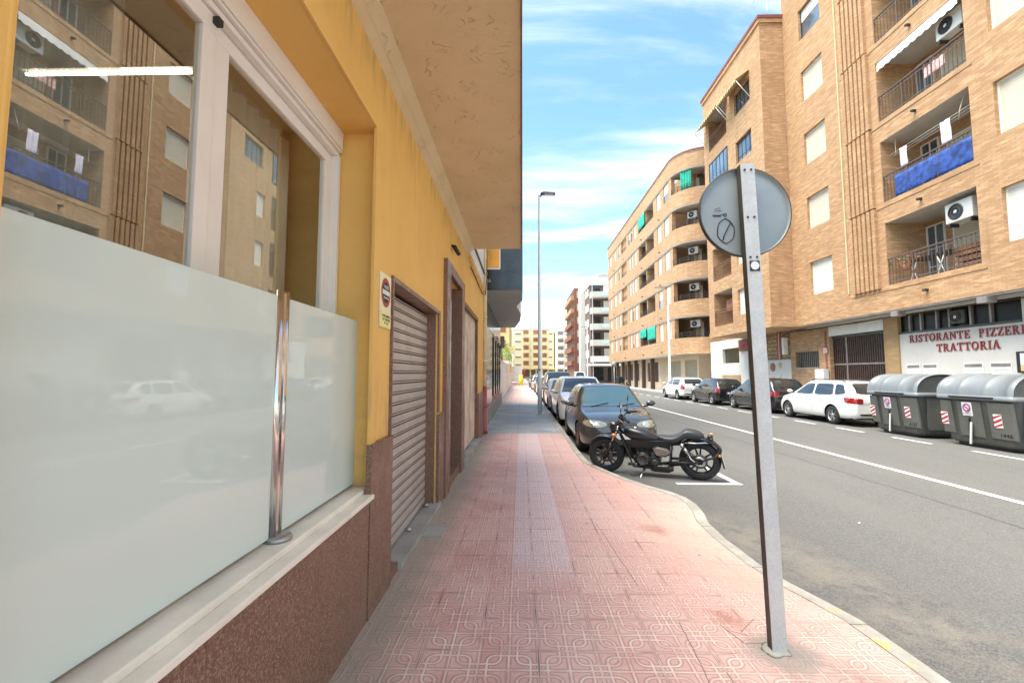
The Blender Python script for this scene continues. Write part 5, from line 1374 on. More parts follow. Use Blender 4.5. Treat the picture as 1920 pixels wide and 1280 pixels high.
    def patch(name, C, d, m, n=10, k=8, off=.004, par=t, mb=None, rnd_=(10, .22)):
        """C: corner outline bottom-left, bottom-right, top-right, top-left (3D), cast along d onto the body"""
        d = Vector(d).normalized(); C = [Vector(c) for c in C]; vs = []; q = mb or MB()
        for j in range(k+1):
            for i in range(n+1):
                u, v = i/n, j/k; v = .5+(v-.5)*(1-abs(2*u-1)**rnd_[0]*rnd_[1]); p = C[0]*(1-u)*(1-v)+C[1]*u*(1-v)+C[2]*u*v+C[3]*(1-u)*v
                h = bv.ray_cast(p-d*3, d, 6)
                if h[0] is None: vs.append(p)
                else:
                    nn = h[1] if h[1].dot(d) < 0 else -h[1]; vs.append(h[0]+nn*off)
        q.add(vs, [(j*(n+1)+i, j*(n+1)+i+1, (j+1)*(n+1)+i+1, (j+1)*(n+1)+i) for j in range(k) for i in range(n)], m, True)
        if mb is None: return q.build(name, par, recalc=False)
    # glazing (cast down for the windscreen, sideways for the side windows)
    cz = cowl-.02; wy = half*.79; ty = half*.59
    G = 'dark_glass'
    if face == 'hero': G = 'screen_glass'
    c = [(cz+.0, -wy, 0), (cz+.0, wy, 0), (roof0+.055, ty, 0), (roof0+.055, -ty, 0)]
    def down(name, C, m, off=.004, n=14, k=10): return patch(name, [(x, y, 0) for x, y, _ in C], (0, 0, -1), m, n, k, off)
    # curved lower edge: split handled by bulge
    q = MB(); vs = []; n, k = 16, 12
    for j in range(k+1):
        for i in range(n+1):
            u, v = i/n*2-1, j/k; xx = (cz+.03*(1-u*u))*(1-v)+(roof0+.05)*v; yy = (wy*(1-v)+ty*v)*u
            h = bv.ray_cast(Vector((xx, yy, 3)), Vector((0, 0, -1)), 6)
            vs.append(h[0]+(h[1] if h[1].z > 0 else -h[1])*.004 if h[0] else Vector((xx, yy, 1)))
    q.add(vs, [(j*(n+1)+i, j*(n+1)+i+1, (j+1)*(n+1)+i+1, (j+1)*(n+1)+i) for j in range(k) for i in range(n)], G, True)
    q.build('windscreen', t, recalc=False)
    # rear window cast forward
    zr0, zr1 = belt+.10, Ht-.10
    patch('rear_window', [(xr, -half*.70, zr0), (xr, half*.70, zr0), (xr, half*.58, zr1), (xr, -half*.58, zr1)], (1, 0, 0), 'dark_glass', 12, 8)
    mid = (cowl-.15+roof1)/2+.12
    for s in (-1, 1):
        zlo, zhi = belt+.03, Ht-.115
        patch('side_window', [(cowl-.20, s, zlo), (mid+.04, s, zlo), (mid+.04, s, zhi), (roof0-.06, s, zhi)], (0, -s, 0), 'dark_glass', 10, 6)
        x3 = roof1+.10 if style != 'wagon' else roof1+.42
        patch('side_window', [(mid-.04, s, zlo), (x3-.02, s, zlo+.02), (x3+.06, s, zhi), (mid-.04, s, zhi)], (0, -s, 0), 'dark_glass', 10, 6)
        if style == 'wagon': patch('side_window', [(x3-.10, s, zlo+.02), (xr+.42, s, zlo+.08), (xr+.62, s, zhi-.03), (x3-.02, s, zhi)], (0, -s, 0), 'dark_glass', 8, 6)
        elif rear is None: patch('side_window', [(x3-.10, s, zlo+.03), (xr+.50, s, zlo+.08), (xr+.72, s, zhi-.05), (x3-.02, s, zhi)], (0, -s, 0), 'dark_glass', 6, 4)
        # door seams, handles, sill trim
        for xa in (cowl-.12, mid, rx+.36 if style != 'wagon' else rx+.40): patch('door_seam', [(xa-.004, s, .30), (xa+.004, s, .30), (xa+.004, s, belt-.02), (xa-.004, s, belt-.02)], (0, -s, 0), 'black_plastic', 1, 14, .002)
        for xa in (mid+.12, rx+.50): 
            h = bv.ray_cast(Vector((xa, s*3, belt-.12)), Vector((0, -s, 0)), 6)
            if h[0]:
                q = MB(); q.box(h[0].x-.08, h[0].x+.08, h[0].y-.0*s, h[0].y+.025*s, h[0].z-.013, h[0].z+.013, col); q.build('door_handle', t, bevel=.006)
        # lights
        fz = hood-.26
        mirror_c = {'same': col}.get(mirror, mirror)
        # mirrors
        q = MB(); mx_, my_ = cowl-.22, s*(half+.10)
        rr_ = []
        for i in range(7):
            f = -1+2*i/6; sc = math.sqrt(max(.02, 1-f*f*.92))
            rr_.append([(mx_+.055*sc*cos(a)*1.0+.02, my_+s*f*.105, belt+.11+.068*sc*sin(a)) for a in [2*pi*k_/12 for k_ in range(12)]])
        q.loft(rr_, mirror_c, True); q.cyl((mx_, s*(half-.06), belt+.04), (mx_, my_, belt+.07), .022, 'black_plastic', n=8); q.build('mirror', t)
        # headlights: swept patches cast from the front corner
        dd = (-1, -s*.55, 0)
        if face == 'hero': hl = [(xf, s*.33, .58), (xf-.10, s*(half*.99), .60), (xf-.22, s*(half*.99), .735), (xf, s*.36, .71)]
        else: hl = [(xf, s*half*.52, hood-.33), (xf-.1, s*half*.98, hood-.30), (xf-.3, s*half*.98, hood-.17), (xf, s*half*.55, hood-.235)]
        o = patch('headlight', hl, (-1, -s*.35, 0), 'headlamp', 14, 6, .006, rnd_=(3, .75))
        if face == 'hero':
            for (yy, rad) in ((.50, .060), (.64, .045)):
                h = bv.ray_cast(Vector((3, s*yy, .655)), Vector((-1, 0, 0)), 6)
                if h[0]:
                    q = MB(); nn = h[1] if h[1].x > 0 else -h[1]
                    q.lathe(h[0]+nn*.008, nn, [(rad, .0), (rad*.85, .006), (rad*.55, .001), (0, .008)], 'lamp_reflector', 20); q.build('reflector', o, recalc=False)
        # tail lights
        if style == 'wagon': tl = [(xr+.02, s*half*.58, .72), (xr+.30, s*half*1.0, .75), (xr+.34, s*half*1.0, .93), (xr, s*half*.58, .90)]
        else: tl = [(xr, s*half*.74, .68), (xr+.20, s*half*1.0, .70), (xr+.16, s*half*.98, 1.0), (xr, s*half*.74, .98)]
        patch('tail_light', tl, (1, -s*.6, 0), 'tail_red', 8, 6, .006)
        # fog lamp
        h = bv.ray_cast(Vector((3, s*half*.62, .34)), Vector((-1, 0, 0)), 6)
        if h[0]:
            q = MB(); q.lathe(h[0]+Vector((.004, 0, 0)), (1, 0, 0), [(.075, 0), (.07, .004), (0, .004)], 'black_plastic', 16); q.lathe(h[0]+Vector((.01, 0, 0)), (1, 0, 0), [(.035, 0), (.02, .006), (0, .008)], 'lamp_reflector', 14); q.build('fog_lamp', t, recalc=False)
        for wx in (fx, rx): wheel(t, wx, s*(half-.115), r, s, rim, spokes)
    # grille, lower intake, bumper line
    patch('grille', [(xf, -.26, .58), (xf, .26, .58), (xf, .33, .685), (xf, -.33, .685)], (-1, 0, 0), 'black_plastic', 8, 3, .005)
    patch('lower_intake', [(xf, -.42, .27), (xf, .42, .27), (xf, .36, .36), (xf, -.36, .36)], (-1, 0, 0), 'black_plastic', 8, 3, .005)
    patch('rear_bumper_trim', [(xr, -half*.7, .36), (xr, half*.7, .36), (xr, half*.74, .42), (xr, -half*.74, .42)], (1, 0, 0), 'black_plastic', 8, 3, .005)
    patch('tailgate_seam', [(xr, -half*.66, .72 if style == 'wagon' else .60), (xr, half*.66, .72 if style == 'wagon' else .60), (xr, half*.66, .728 if style == 'wagon' else .608), (xr, -half*.66, .728 if style == 'wagon' else .608)], (1, 0, 0), 'black_plastic', 8, 1, .003)
    for sx, z_, dr_ in ((1, .42 if face == 'hero' else .47, (-1, 0, 0)), (-1, rear_z or .66, (1, 0, 0))):
        h = bv.ray_cast(Vector((3*sx, 0, z_)), Vector(dr_), 6)
        if h[0] and plate:
            q = MB(); x_ = h[0].x; q.box(x_, x_+sx*.016, -.26, .26, z_-.055, z_+.055, 'plate_white'); pl_ = q.build('licence_plate', t)
            q = MB(); q.box(x_+sx*.017, x_+sx*.0175, -.225*sx, -.26*sx, z_-.053, z_+.053, 'plate_blue'); q.build('blue_band', pl_)
    # wiper and badge
    if rails:
        for s in (-1, 1):
            q = MB(); q.tube([(roof0-.15, s*half*.66, Ht-.03), (roof0-.3, s*half*.68, Ht+.03), (roof1+.2, s*half*.68, Ht+.02), (roof1+.05, s*half*.66, Ht-.05)], .014, 'black_plastic', 6); q.build('roof_rail', t)
    q = MB(); q.cyl((roof1+.25, 0, Ht), (roof1+.10, 0, Ht+.17), .006, 'black_plastic', n=5); q.build('aerial', t)
    if detail:
        for yy in (-.48, .12):
            h0 = bv.ray_cast(Vector((cz+.05, yy, 3)), Vector((0, 0, -1)), 6); h1 = bv.ray_cast(Vector((cz-.06, yy+.42, 3)), Vector((0, 0, -1)), 6)
            if h0[0] and h1[0]: q = MB(); q.cyl(h0[0]+Vector((0, 0, .01)), h1[0]+Vector((0, 0, .02)), .008, 'black_plastic', n=5); q.build('wiper', t)
        q = MB(); q.box(-.1, .06, half*.2, half*.5, Ht*.55, Ht*.62, 'black_plastic')
    return t
n = NT('screen_glass'); o = n.tc('Object')
n.set(Base_Color=(.05, .10, .11), Roughness=.04); n.b.inputs['Coat Weight'].default_value = 1.0; n.b.inputs['Specular IOR Level'].default_value = 1.0
M['screen_glass'] = n.m
GL = 'cars parked along the left kerb'; GRR = 'cars parked along the far side of the road'
zr = -.10
hero = car('dark grey hatchback behind the motorcycle, nearest car at the left kerb', (2.08, 11.15, zr), R(-90), GL, col='paint_grey', L=3.96, Wd=1.70, Ht=1.44, hood=.90, belt=.90, wb=2.46, face='hero', rim='hubcap_brown', spokes=8, cowl=.86, roof0=.20, mirror='paint_grey')
car('white crossover right behind the dark grey hatchback', (2.10, 16.35, zr), R(-90), GL, col='paint_pearl', L=4.3, Wd=1.80, Ht=1.60, hood=1.02, belt=.99, wb=2.65, rim='alloy_dark', r=.34)
car('silver small car behind the white crossover at the left kerb', (2.02, 21.3, zr), R(-90), GL, col='paint_silver', L=4.0, Wd=1.70, Ht=1.47, hood=.92, belt=.93, detail=False)
car('tall dark van-like car third behind the grey hatchback', (2.15, 26.4, zr), R(-90), GL, col='paint_dark', L=4.5, Wd=1.85, Ht=1.82, hood=1.05, belt=1.02, wb=2.7, r=.34, detail=False)
car('silver hatchback far along the left kerb', (2.0, 33.0, zr), R(-90), GL, col='paint_silver', L=4.1, Ht=1.48, detail=False)
car('dark hatchback far along the left kerb, before the bend', (2.0, 39.5, zr), R(-90), GL, col='paint_black', L=4.1, Ht=1.48, detail=False)
car('pale silver estate near the end of the left row', (1.9, 46.5, zr), R(-90), GL, col='paint_silver', L=4.4, Ht=1.5, style='wagon', detail=False)
car('black hatchback last in the left row', (1.8, 53, zr), R(-90), GL, col='paint_black', L=4.1, Ht=1.48, detail=False)
car('white estate car parked beside the large grey bins', (11.32, 16.45, zr), R(90), GRR, col='paint_white', L=4.26, Wd=1.73, Ht=1.47, hood=.93, belt=.93, wb=2.47, style='wagon', rails=True, rear=-2.0, roof1=-1.55, rear_z=.80)
car('black estate car with red lights behind the sign pole', (11.35, 21.05, zr), R(90), GRR, col='paint_black', L=4.25, Wd=1.73, Ht=1.50, style='wagon', rear=-1.98, roof1=-1.6)
car('black three-door hatchback between the black estate and the white hatchback', (11.15, 25.75, zr), R(90), GRR, col='paint_black', L=3.92, Wd=1.68, Ht=1.46, wb=2.48)
car('white hatchback furthest away on the far side of the road', (11.1, 30.75, zr), R(90), GRR, col='paint_white', L=4.2, Wd=1.78, Ht=1.45, wb=2.6)
car('white van parked in front of the white balcony block', (9.0, 70, zr), R(90), None, col='paint_white', L=4.8, Wd=1.9, Ht=2.0, hood=1.2, belt=1.15, wb=2.9, detail=False)
car('turquoise car far away in the middle of the street end', (3.0, 78, zr), R(-90), None, col='turquoise', L=4.3, Wd=1.8, Ht=1.6, detail=False)
car('white car crossing at the far end of the street', (-1.5, 84, zr), R(180), None, col='paint_white', detail=False)

# ================================================================ BINS
def rbox(mb, x0, x1, y0, y1, z0, z1, m, t0=0, t1=0, rr=.05):   # tapered rounded-corner box
    def rg(a0, a1, b0, b1, z):
        P = []
        for cx_, cy_, s in ((a1-rr, b1-rr, 0), (a0+rr, b1-rr, 1), (a0+rr, b0+rr, 2), (a1-rr, b0+rr, 3)):
            for k in range(5): a = pi/2*s+pi/2*k/4; P.append((cx_+rr*cos(a), cy_+rr*sin(a), z))
        return P
    mb.loft([rg(x0+t0, x1-t0, y0+t0, y1-t0, z0), rg(x0+t1, x1-t1, y0+t1, y1-t1, z1)], m, True)
def make_bin(label, loc, num, rz):
    """street side is -x, ends along y"""
    t = thing('waste_container', label, 'waste container', loc, rz, 'large grey waste containers')
    Lh, D = .85, .62
    b = MB()
    def rg(hx, hy, z, rr=.14):
        P = []
        for cx_, cy_, s in ((hx-rr, hy-rr, 0), (-hx+rr, hy-rr, 1), (-hx+rr, -hy+rr, 2), (hx-rr, -hy+rr, 3)):
            for k in range(6): a = pi/2*s+pi/2*k/5; P.append((cx_+rr*cos(a), cy_+rr*sin(a), z))
        return P
    b.loft([rg(D-.16, Lh-.14, .08), rg(D-.12, Lh-.10, .14), rg(D-.03, Lh-.02, 1.08), rg(D, Lh, 1.12)], 'bin_body', True)
    body = b.build('body', t)
    b = MB(); b.loft([rg(D-.20, Lh-.2, .0), rg(D-.18, Lh-.18, .10)], 'black_plastic', True); b.build('base_skid', t)
    # raised panels on the front, leaning with the body
    b = MB()
    def fp(y0, y1, z0, z1, th):
        def xx(z): return -(D-.12+(z-.14)*(.09/.94))
        rings = []
        for e, o in ((0, 0.02), (0, -th*.6), (.018, -th)):
            rings.append([(xx(z)+o, y, z) for y, z in ((y0+e, z0+e), (y1-e, z0+e), (y1-e, z1-e), (y0+e, z1-e))])
        b.loft(rings, 'bin_body', False)
    fp(.52, .80, .28, 1.06, .035); fp(-.16, .40, .24, 1.06, .032); fp(-.82, -.30, .26, 1.06, .038)
    build_split(b, 'front_panel', t)
    b = MB()
    for s in (-1, 1): b.obox((0, s*(Lh-.05), .66), Matrix.Identity(3), .34, .045, .40, 'bin_body')
    build_split(b, 'side_panel', t, bevel=.03)
    b = MB(); P = []
    # rim
    b.loft([rg(D+.035, Lh+.035, 1.10, .1), rg(D+.04, Lh+.04, 1.13, .1), rg(D+.035, Lh+.035, 1.20, .1)], 'bin_lid', True); b.build('rim', t)
    # vaulted lid: quarter-round front, arc profile across x
    prof = []
    for k in range(15):
        a = pi*(k/14); prof.append((-cos(a)*(D+.02), 1.19+.50*(sin(a)**.8 if a < pi/2 else sin(a)**.28)))
    b = MB(); ring = []
    for y, sc in ((-Lh-.02, .965), (-Lh+.01, .99), (-Lh+.04, 1.0), (-Lh+.10, 1.0), (-Lh+.101, .985), (-.32, .985), (-.31, 1.0), (-.27, 1.0), (-.26, .985), (.26, .985), (.27, 1.0), (.31, 1.0), (.32, .985), (Lh-.101, .985), (Lh-.10, 1.0), (Lh-.04, 1.0), (Lh-.01, .99), (Lh+.02, .965)):
        ring.append([(x*sc, y, 1.19+(z-1.19)*sc) for x, z in prof])
    b.loft(ring, 'bin_lid', True, closed=False, caps=False); b.build('lid', t, recalc=True)
    b = MB()
    for s in (-1, 1): 
        y = s*(Lh-.03); b.face([(x*.93, y, 1.17+(z-1.19)*.93) for x, z in prof], 'bin_body')
    build_split(b, 'end_wall', t)
    b = MB(); b.box(-D-.075, -D-.03, -.5, .5, 1.145, 1.175, 'black_plastic'); b.build('handle', t, bevel=.008)
    # pedal lever
    b = MB(); b.obox((-D+.015, .09, .33), Matrix.Rotation(R(5), 3, 'X'), .014, .017, .25, 'sticker_white'); b.build('lever', t, bevel=.004)
    b = MB(); b.obox((-D+.04, .12, .42), Matrix.Identity(3), .02, .018, .26, 'black_plastic'); b.build('lever_slot', t)
    def xf_(z): return -(D-.12+(z-.14)*(.09/.94))-.040
    # no parking sticker
    zc = .88; x = xf_(zc)+.001; b = MB(); b.obox((x, .14, zc), Matrix.Rotation(R(-5.4), 3, 'Y'), .003, .115, .155, 'sticker_white'); stk = b.build('sticker', t)
    b = MB(); b.lathe((x-.014, .14, zc+.03), (-1, 0, .0), [(.06, .001), (.092, .0012)], 'sticker_purple', 24, False); b.lathe((x-.014, .14, zc+.03), (-1, 0, 0), [(0, .001), (.062, .001)], 'pink_cloth', 24, False)
    for a in (R(45),): b.obox((x-.0165, .14, zc+.03), Matrix.Rotation(a, 3, 'X'), .0005, .085, .013, 'sticker_purple')
    b.build('no_parking_symbol', stk, recalc=False)
    text_mesh('lettering', 'NO APARCAR', .034, 'number_black', stk, (x-.0085, .14, zc-.105), ROT_LEFT, .0005, world=False)
    for (yc, zc2) in ((-.50, .66), (.72, .62)):
        x = xf_(zc2)-.002 if yc < 0 else xf_(zc2)+.001; b = MB(); b.obox((x, yc, zc2), Matrix.Rotation(R(-5.4), 3, 'Y'), .003, .085, .15, 'sticker_white'); st_ = b.build('hazard_marker', t)
        b = MB()
        for k in range(-1, 4):
            z0 = zc2-.17+k*.105; P = [(yc-.085, z0+.085), (yc+.085, z0+.0), (yc+.085, z0+.053), (yc-.085, z0+.138)]
            P = [(y, min(max(z, zc2-.148), zc2+.148)) for y, z in P]
            if abs(P[0][1]-P[3][1])+abs(P[1][1]-P[2][1]) < .01: continue
            b.face([(x-.0045+math.tan(R(5.4))*(zc2-z)*1.0, y, z) for y, z in P], 'red_paint')
        b.build('red_stripe', st_, recalc=False)
    text_mesh('number', num, .13, 'number_black', t, (xf_(.34)-.003, -.62, .36), (R(90), 0, R(-90)), .001, world=False)
    return t
make_bin('large grey waste container with domed lid next to the white estate car', (11.0, 12.72, zr), '2127', R(-1.5))
make_bin('large grey waste container marked 1446 at the right edge', (11.0, 10.48, zr), '1446', R(0))
t = thing('utility_box', 'weathered beige electrical box on a post between the two containers', 'utility box', (13.0, 12.9, 0))
b = MB(); b.box(-.18, .18, -.2, .2, .95, 1.62, 'grey_box'); b.build('cabinet', t, bevel=.01)
b = MB(); b.box(-.1, .1, -.1, .1, 0, .95, 'grey_box'); b.build('post', t)

# ================================================================ SIGN POLE
t = thing('traffic_sign', 'round traffic sign seen from behind on a leaning galvanised pole', 'traffic sign', (1.485, 2.72, 0))
t.rotation_euler = (0, R(-1.55), R(0))
b = MB(); PH = 2.90
b.box(-.042, .042, -.028, -.022, .0, PH, 'galvanised'); b.box(-.042, -.037, -.0219, .028, .0, PH, 'dark_metal'); b.box(.037, .042, -.0219, .028, 0, PH, 'galvanised')
b.box(-.0369, .0369, .023, .028, 0, PH, 'galvanised')
pole = b.build('pole', t)
b = MB()
for z in (2.86, 2.56, 2.31):
    for x in (-.02, .02): b.cyl((x, -.0335, z), (x, -.0275, z), .0065, 'black_plastic', n=10)
build_split(b, 'bolt', pole)
b = MB(); b.lathe((0, .045, 2.615), (0, 1, 0), [(0, 0), (.272, 0), (.278, .002), (.280, -.016), (.284, -.016), (.284, .008), (0, .010)], 'sign_back', 72)
ds = b.build('disc', t)
b = MB(); b.lathe((0, .045, 2.615), (0, 1, 0), [(.2805, -.0175), (.2865, -.0175), (.2865, .012), (.278, .012)], 'dark_metal', 72); b.build('rim', ds)
b = MB()
def scr(pts, r=.0022):
    b.tube([(x, .0425, z) for x, z in pts], r, 'number_black', 5)
rnd = random.Random(4)
cx_, cz_ = -.125, 2.50
P = [(cx_+.05*cos(a)*(1+.15*rnd.random()), cz_+.072*sin(a)*(1+.15*rnd.random())) for a in [2*pi*k/16+.4 for k in range(17)]]
scr(P, .003); scr([(cx_+.035, cz_+.055), (cx_+.02, cz_+.03), (cx_-.012, cz_-.03), (cx_-.02, cz_-.06)], .0035)
scr([(-.20, 2.605), (-.155, 2.602), (-.13, 2.61)]); scr([(-.20, 2.598), (-.15, 2.596)], .0018); scr([(-.19, 2.63), (-.145, 2.632)], .0012); scr([(-.185, 2.645), (-.15, 2.65)], .0012)
scr([(-.122+.009*cos(a), 2.604+.009*sin(a)) for a in [2*pi*k/8 for k in range(9)]])
b.build('scribble', ds)
b = MB(); b.obox((0.003, -.0295, 2.255), Matrix.Identity(3), .030, .0012, .032, 'number_black'); s_ = b.build('sticker', pole)
b = MB(); b.lathe((.003, -.031, 2.257), (0, -1, 0), [(0, .001), (.027, .001)], 'sticker_white', 8, False); b.build('white_label', s_, recalc=False)

# ================================================================ STREET LAMPS
def lamp(label, loc, h, arm, rz, group='street lamps', r=.08):
    t = thing('street_lamp', label, 'street lamp', loc, rz, group)
    b = MB(); b.tube([(0, 0, 0), (0, 0, 1.4), (0, 0, 1.41), (0, 0, h)], [r*1.12, r*1.1, r*.95, r*.55], 'pole_grey', 14); b.box(-r*2, r*2, -r*2, r*2, 0, .03, 'dull_metal'); b.build('pole', t)
    b = MB(); b.cyl((0, 0, h-.1), (.14, 0, h+.04), .035, 'led_grey'); b.loft([[(x, y, z) for y, z in ((-w, h+.02), (w, h+.02), (w*.8, h+.02+th), (-w*.8, h+.02+th))] for x, w, th in ((.06, .06, .07), (.2, .13, .10), (arm, .15, .06), (arm+.04, .12, .03))], 'led_grey', False); hd = b.build('lamp_head', t, bevel=.01)
    b = MB(); b.box(.22, arm-.04, -.10, .10, h+.008, h+.018, 'white_pvc'); b.build('lens', hd); return t
lamp('tall grey street lamp on the near sidewalk, left of the parked cars', (.74, 17.6, 0), 8.85, .62, 0)
lamp('tall street lamp in front of the curved brick block', (12.65, 38, .03), 8.9, 1.1, R(180), r=.10)
lamp('distant slim street lamp by the white balcony block', (10.6, 71, .0), 9.0, 1.0, R(180))
t = MB(); t.lathe((.74, 17.505, 1.75), (0, -1, 0), [(0, 0), (.04, 0), (.04, .004), (0, .004)], 'plate_blue', 12); tag(t.build('pole_sticker'), 'small round blue sticker on the near lamp post', 'sticker')
# roadside round sign & banner further on
t = thing('traffic_sign', 'small round traffic sign in front of the curved block ground floor', 'traffic sign', (11.9, 57, 0))
b = MB(); b.cyl((0, 0, 0), (0, 0, 3.1), .035, 'pole_grey', n=8); b.build('pole', t); b = MB(); b.lathe((0, -.04, 2.8), (0, -1, 0), [(0, 0), (.3, 0), (.3, .02), (0, .02)], 'sign_back', 24); b.build('disc', t)
# ================================================================ MOTORCYCLE
def motorcycle(label, loc, rz, lean):
    t = thing('motorcycle', label, 'motorcycle', loc, 0)
    t.rotation_euler = (Matrix.Rotation(rz, 3, 'Z') @ Matrix.Rotation(lean, 3, 'X')).to_euler()
    BK = 'black_satin'; BP = 'black_plastic'
    def whl(x, r, w, name):
        b = MB(); pr = [(r*.66, -w*.42), (r*.74, -w*.5), (r*.88, -w*.5), (r*.96, -w*.36), (r, -w*.12), (r, w*.12), (r*.96, w*.36), (r*.88, w*.5), (r*.74, w*.5), (r*.66, w*.42)]
        b.lathe((x, 0, r), (0, 1, 0), pr, 'rubber', 48); 
        o = b.build('wheel', t)
        g = MB()
        g.lathe((x, 0, r), (0, 1, 0), [(r*.71, -w*.40), (r*.66, -w*.42), (r*.62, -w*.2), (r*.62, w*.2), (r*.66, w*.42), (r*.71, w*.40)], BK, 48)
        for k in range(5):
            for da in (-.20, .20):
                a = 2*pi*k/5+da+.2; d = Vector((cos(a), 0, sin(a))); q = Vector((-sin(a), 0, cos(a))); c = Vector((x, 0, r))
                P = [c+d*r*.12+q*.017, c+d*r*.12-q*.017, c+d*r*.64-q*.012, c+d*r*.64+q*.012]
                A_ = [p+Vector((0, .022, 0)) for p in P]; B_ = [p-Vector((0, .022, 0)) for p in P]
                g.add(A_+B_, [(0,1,2,3),(7,6,5,4),(0,4,5,1),(1,5,6,2),(2,6,7,3),(3,7,4,0)], BK)
        g.lathe((x, 0, r), (0, 1, 0), [(0, -.07), (.05, -.07), (.05, .07), (0, .07)], BK, 16)
        g.build('rim', o)
        g = MB(); g.lathe((x, 0, r), (0, 1, 0), [(.075, w*.44), (.115, w*.44), (.115, w*.44+.005), (.075, w*.44+.005)], 'dark_metal', 32); g.build('brake_disc', o)
        return o
    whl(.75, .305, .11, 'f'); whl(-.75, .315, .15, 'r')
    # front fork
    for s in (-1, 1):
        b = MB(); b.tube([(.75, s*.095, .305), (.64, s*.095, .53)], .026, BK, 12); b.tube([(.64, s*.095, .53), (.50, s*.095, .84)], .019, 'chrome', 12); b.cyl((.50, s*.095, .80), (.475, s*.095, .86), .026, BK); b.build('fork_leg', t)
    b = MB(); b.obox((.53, 0, .76), Matrix.Rotation(R(-24), 3, 'Y'), .035, .125, .015, BK); b.obox((.49, 0, .86), Matrix.Rotation(R(-24), 3, 'Y'), .04, .12, .013, BK); b.cyl((.50, 0, .88), (.545, 0, .70), .03, BK)
    b.tube([(.47, 0, .88), (.44, 0, .93)], .03, BK); b.build('triple_clamp', t)
    # front mudguard
    def fender(cx_, cz_, r, w, a0, a1, m, name, th=.006, drop=.35):
        b = MB(); rings = []
        for k in range(17):
            a = a0+(a1-a0)*k/16; ring = []
            e = min(1, .75+.25*sin(pi*k/16))
            for (v, dr_) in ((-1, drop), (-.93, .12), (-.6, .02), (0, 0), (.6, .02), (.93, .12), (1, drop)):
                rr = r-dr_*.10; ring.append((cx_+rr*cos(a), v*w*.5*e, cz_+rr*sin(a)))
            ring += [(cx_+(x-cx_)*.975, y*.95, cz_+(z-cz_)*.975) for x, y, z in reversed(ring)]
            rings.append(ring)
        b.loft(rings, m, True); return b.build(name, t)
    fender(.75, .305, .345, .14, R(38), R(148), BK, 'front_mudguard')
    fender(-.75, .315, .385, .19, R(40), R(150), BK, 'rear_mudguard')
    # headlamp with cowl
    b = MB(); b.lathe((.50, 0, .80), (1, 0, -.05), [(0, -.03), (.06, -.02), (.095, .03), (.105, .10), (.10, .14), (.098, .145)], BK, 24); hl = b.build('headlight', t)
    b = MB(); b.lathe((.50, 0, .80), (1, 0, -.05), [(.096, .142), (.06, .152), (0, .156)], 'headlamp', 24); b.build('lens', hl)
    for s in (-1, 1):
        b = MB(); b.cyl((.54, s*.12, .70), (.54, s*.18, .70), .012, BK); b.lathe((.56, s*.20, .70), (1, 0, 0), [(0, -.03), (.022, -.02), (.03, .02), (.02, .035), (0, .04)], 'orange_lens', 14); b.build('turn_signal', t)
    # handlebar, mirrors, grips, instrument
    hb = MB(); hb.tube([(.30, -.40, .985), (.38, -.30, 1.00), (.43, -.14, .99), (.45, -.06, .94), (.45, .06, .94), (.43, .14, .99), (.38, .30, 1.00), (.30, .40, .985)], .012, BP, 10); H_ = hb.build('handlebar', t)
    for s in (-1, 1):
        b = MB(); b.tube([(.37, s*.31, 1.00), (.27, s*.43, .98)], .019, 'rubber', 10); b.build('grip', H_)
        b = MB(); b.obox((.39, s*.27, 1.00), Matrix.Rotation(R(-30*s), 3, 'Z'), .03, .035, .025, BP); b.tube([(.42, s*.25, 1.01), (.43, s*.38, .995), (.36, s*.46, .98)], .006, 'dull_metal', 6); b.lathe((.43, s*.22, 1.03), (0, 0, 1), [(0, 0), (.028, 0), (.028, .03), (0, .03)], BP, 12); b.build('lever', H_)
        b = MB(); b.tube([(.40, s*.25, 1.01), (.42, s*.30, 1.10), (.41, s*.34, 1.20)], .007, BP, 6)
        b.lathe((.405, s*.355, 1.24), (1, -.15*s, .12), [(0, .012), (.040, .010), (.054, 0), (.052, -.008)], BP, 24); mm = b.build('mirror', t)
        b = MB(); b.lathe((.405, s*.355, 1.24), (-1, .15*s, -.12), [(.050, .008), (0, .009)], 'chrome', 24, False); b.build('mirror_glass', mm, recalc=False)
    b = MB(); b.lathe((.47, 0, .955), (-.5, 0, .85), [(0, -.03), (.05, -.02), (.055, .015), (.05, .022), (0, .022)], BP, 20); b.build('gauge', t)
    # tank (teardrop)
    b = MB(); rings = []
    prof = [(.43, .735, .02, .02), (.41, .725, .07, .055), (.33, .72, .115, .085), (.22, .705, .135, .095), (.08, .68, .13, .085), (-.04, .655, .105, .065), (-.12, .635, .075, .045), (-.17, .625, .03, .02)]
    for x, zc, hw_, hh in prof:
        rings.append([(x, hw_*math.copysign(abs(cos(a))**.8, cos(a)), zc+hh*math.copysign(abs(sin(a))**.85, sin(a))-.02*(sin(a) < 0)) for a in [2*pi*k/24 for k in range(24)]])
    b.loft(rings, 'tank_black', True); tk = b.build('fuel_tank', t, bevel=0)
    b = MB(); b.lathe((.24, 0, .797), (0, 0, 1), [(0, .012), (.03, .012), (.034, 0)], 'chrome', 18); b.build('filler_cap', tk)
    # seat: dished solo + raised pillion
    b = MB(); rings = []
    prof = [(-.10, .655, .05, .03), (-.16, .652, .09, .045), (-.26, .635, .125, .05), (-.36, .640, .14, .055), (-.45, .672, .135, .062), (-.52, .725, .125, .075), (-.58, .742, .12, .075), (-.68, .735, .115, .07), (-.76, .720, .105, .06), (-.82, .70, .06, .035)]
    for x, zc, hw_, hh in prof:
        rings.append([(x, hw_*math.copysign(abs(cos(a))**.6, cos(a)), zc+hh*math.copysign(abs(sin(a))**.7, sin(a))) for a in [2*pi*k/20 for k in range(20)]])
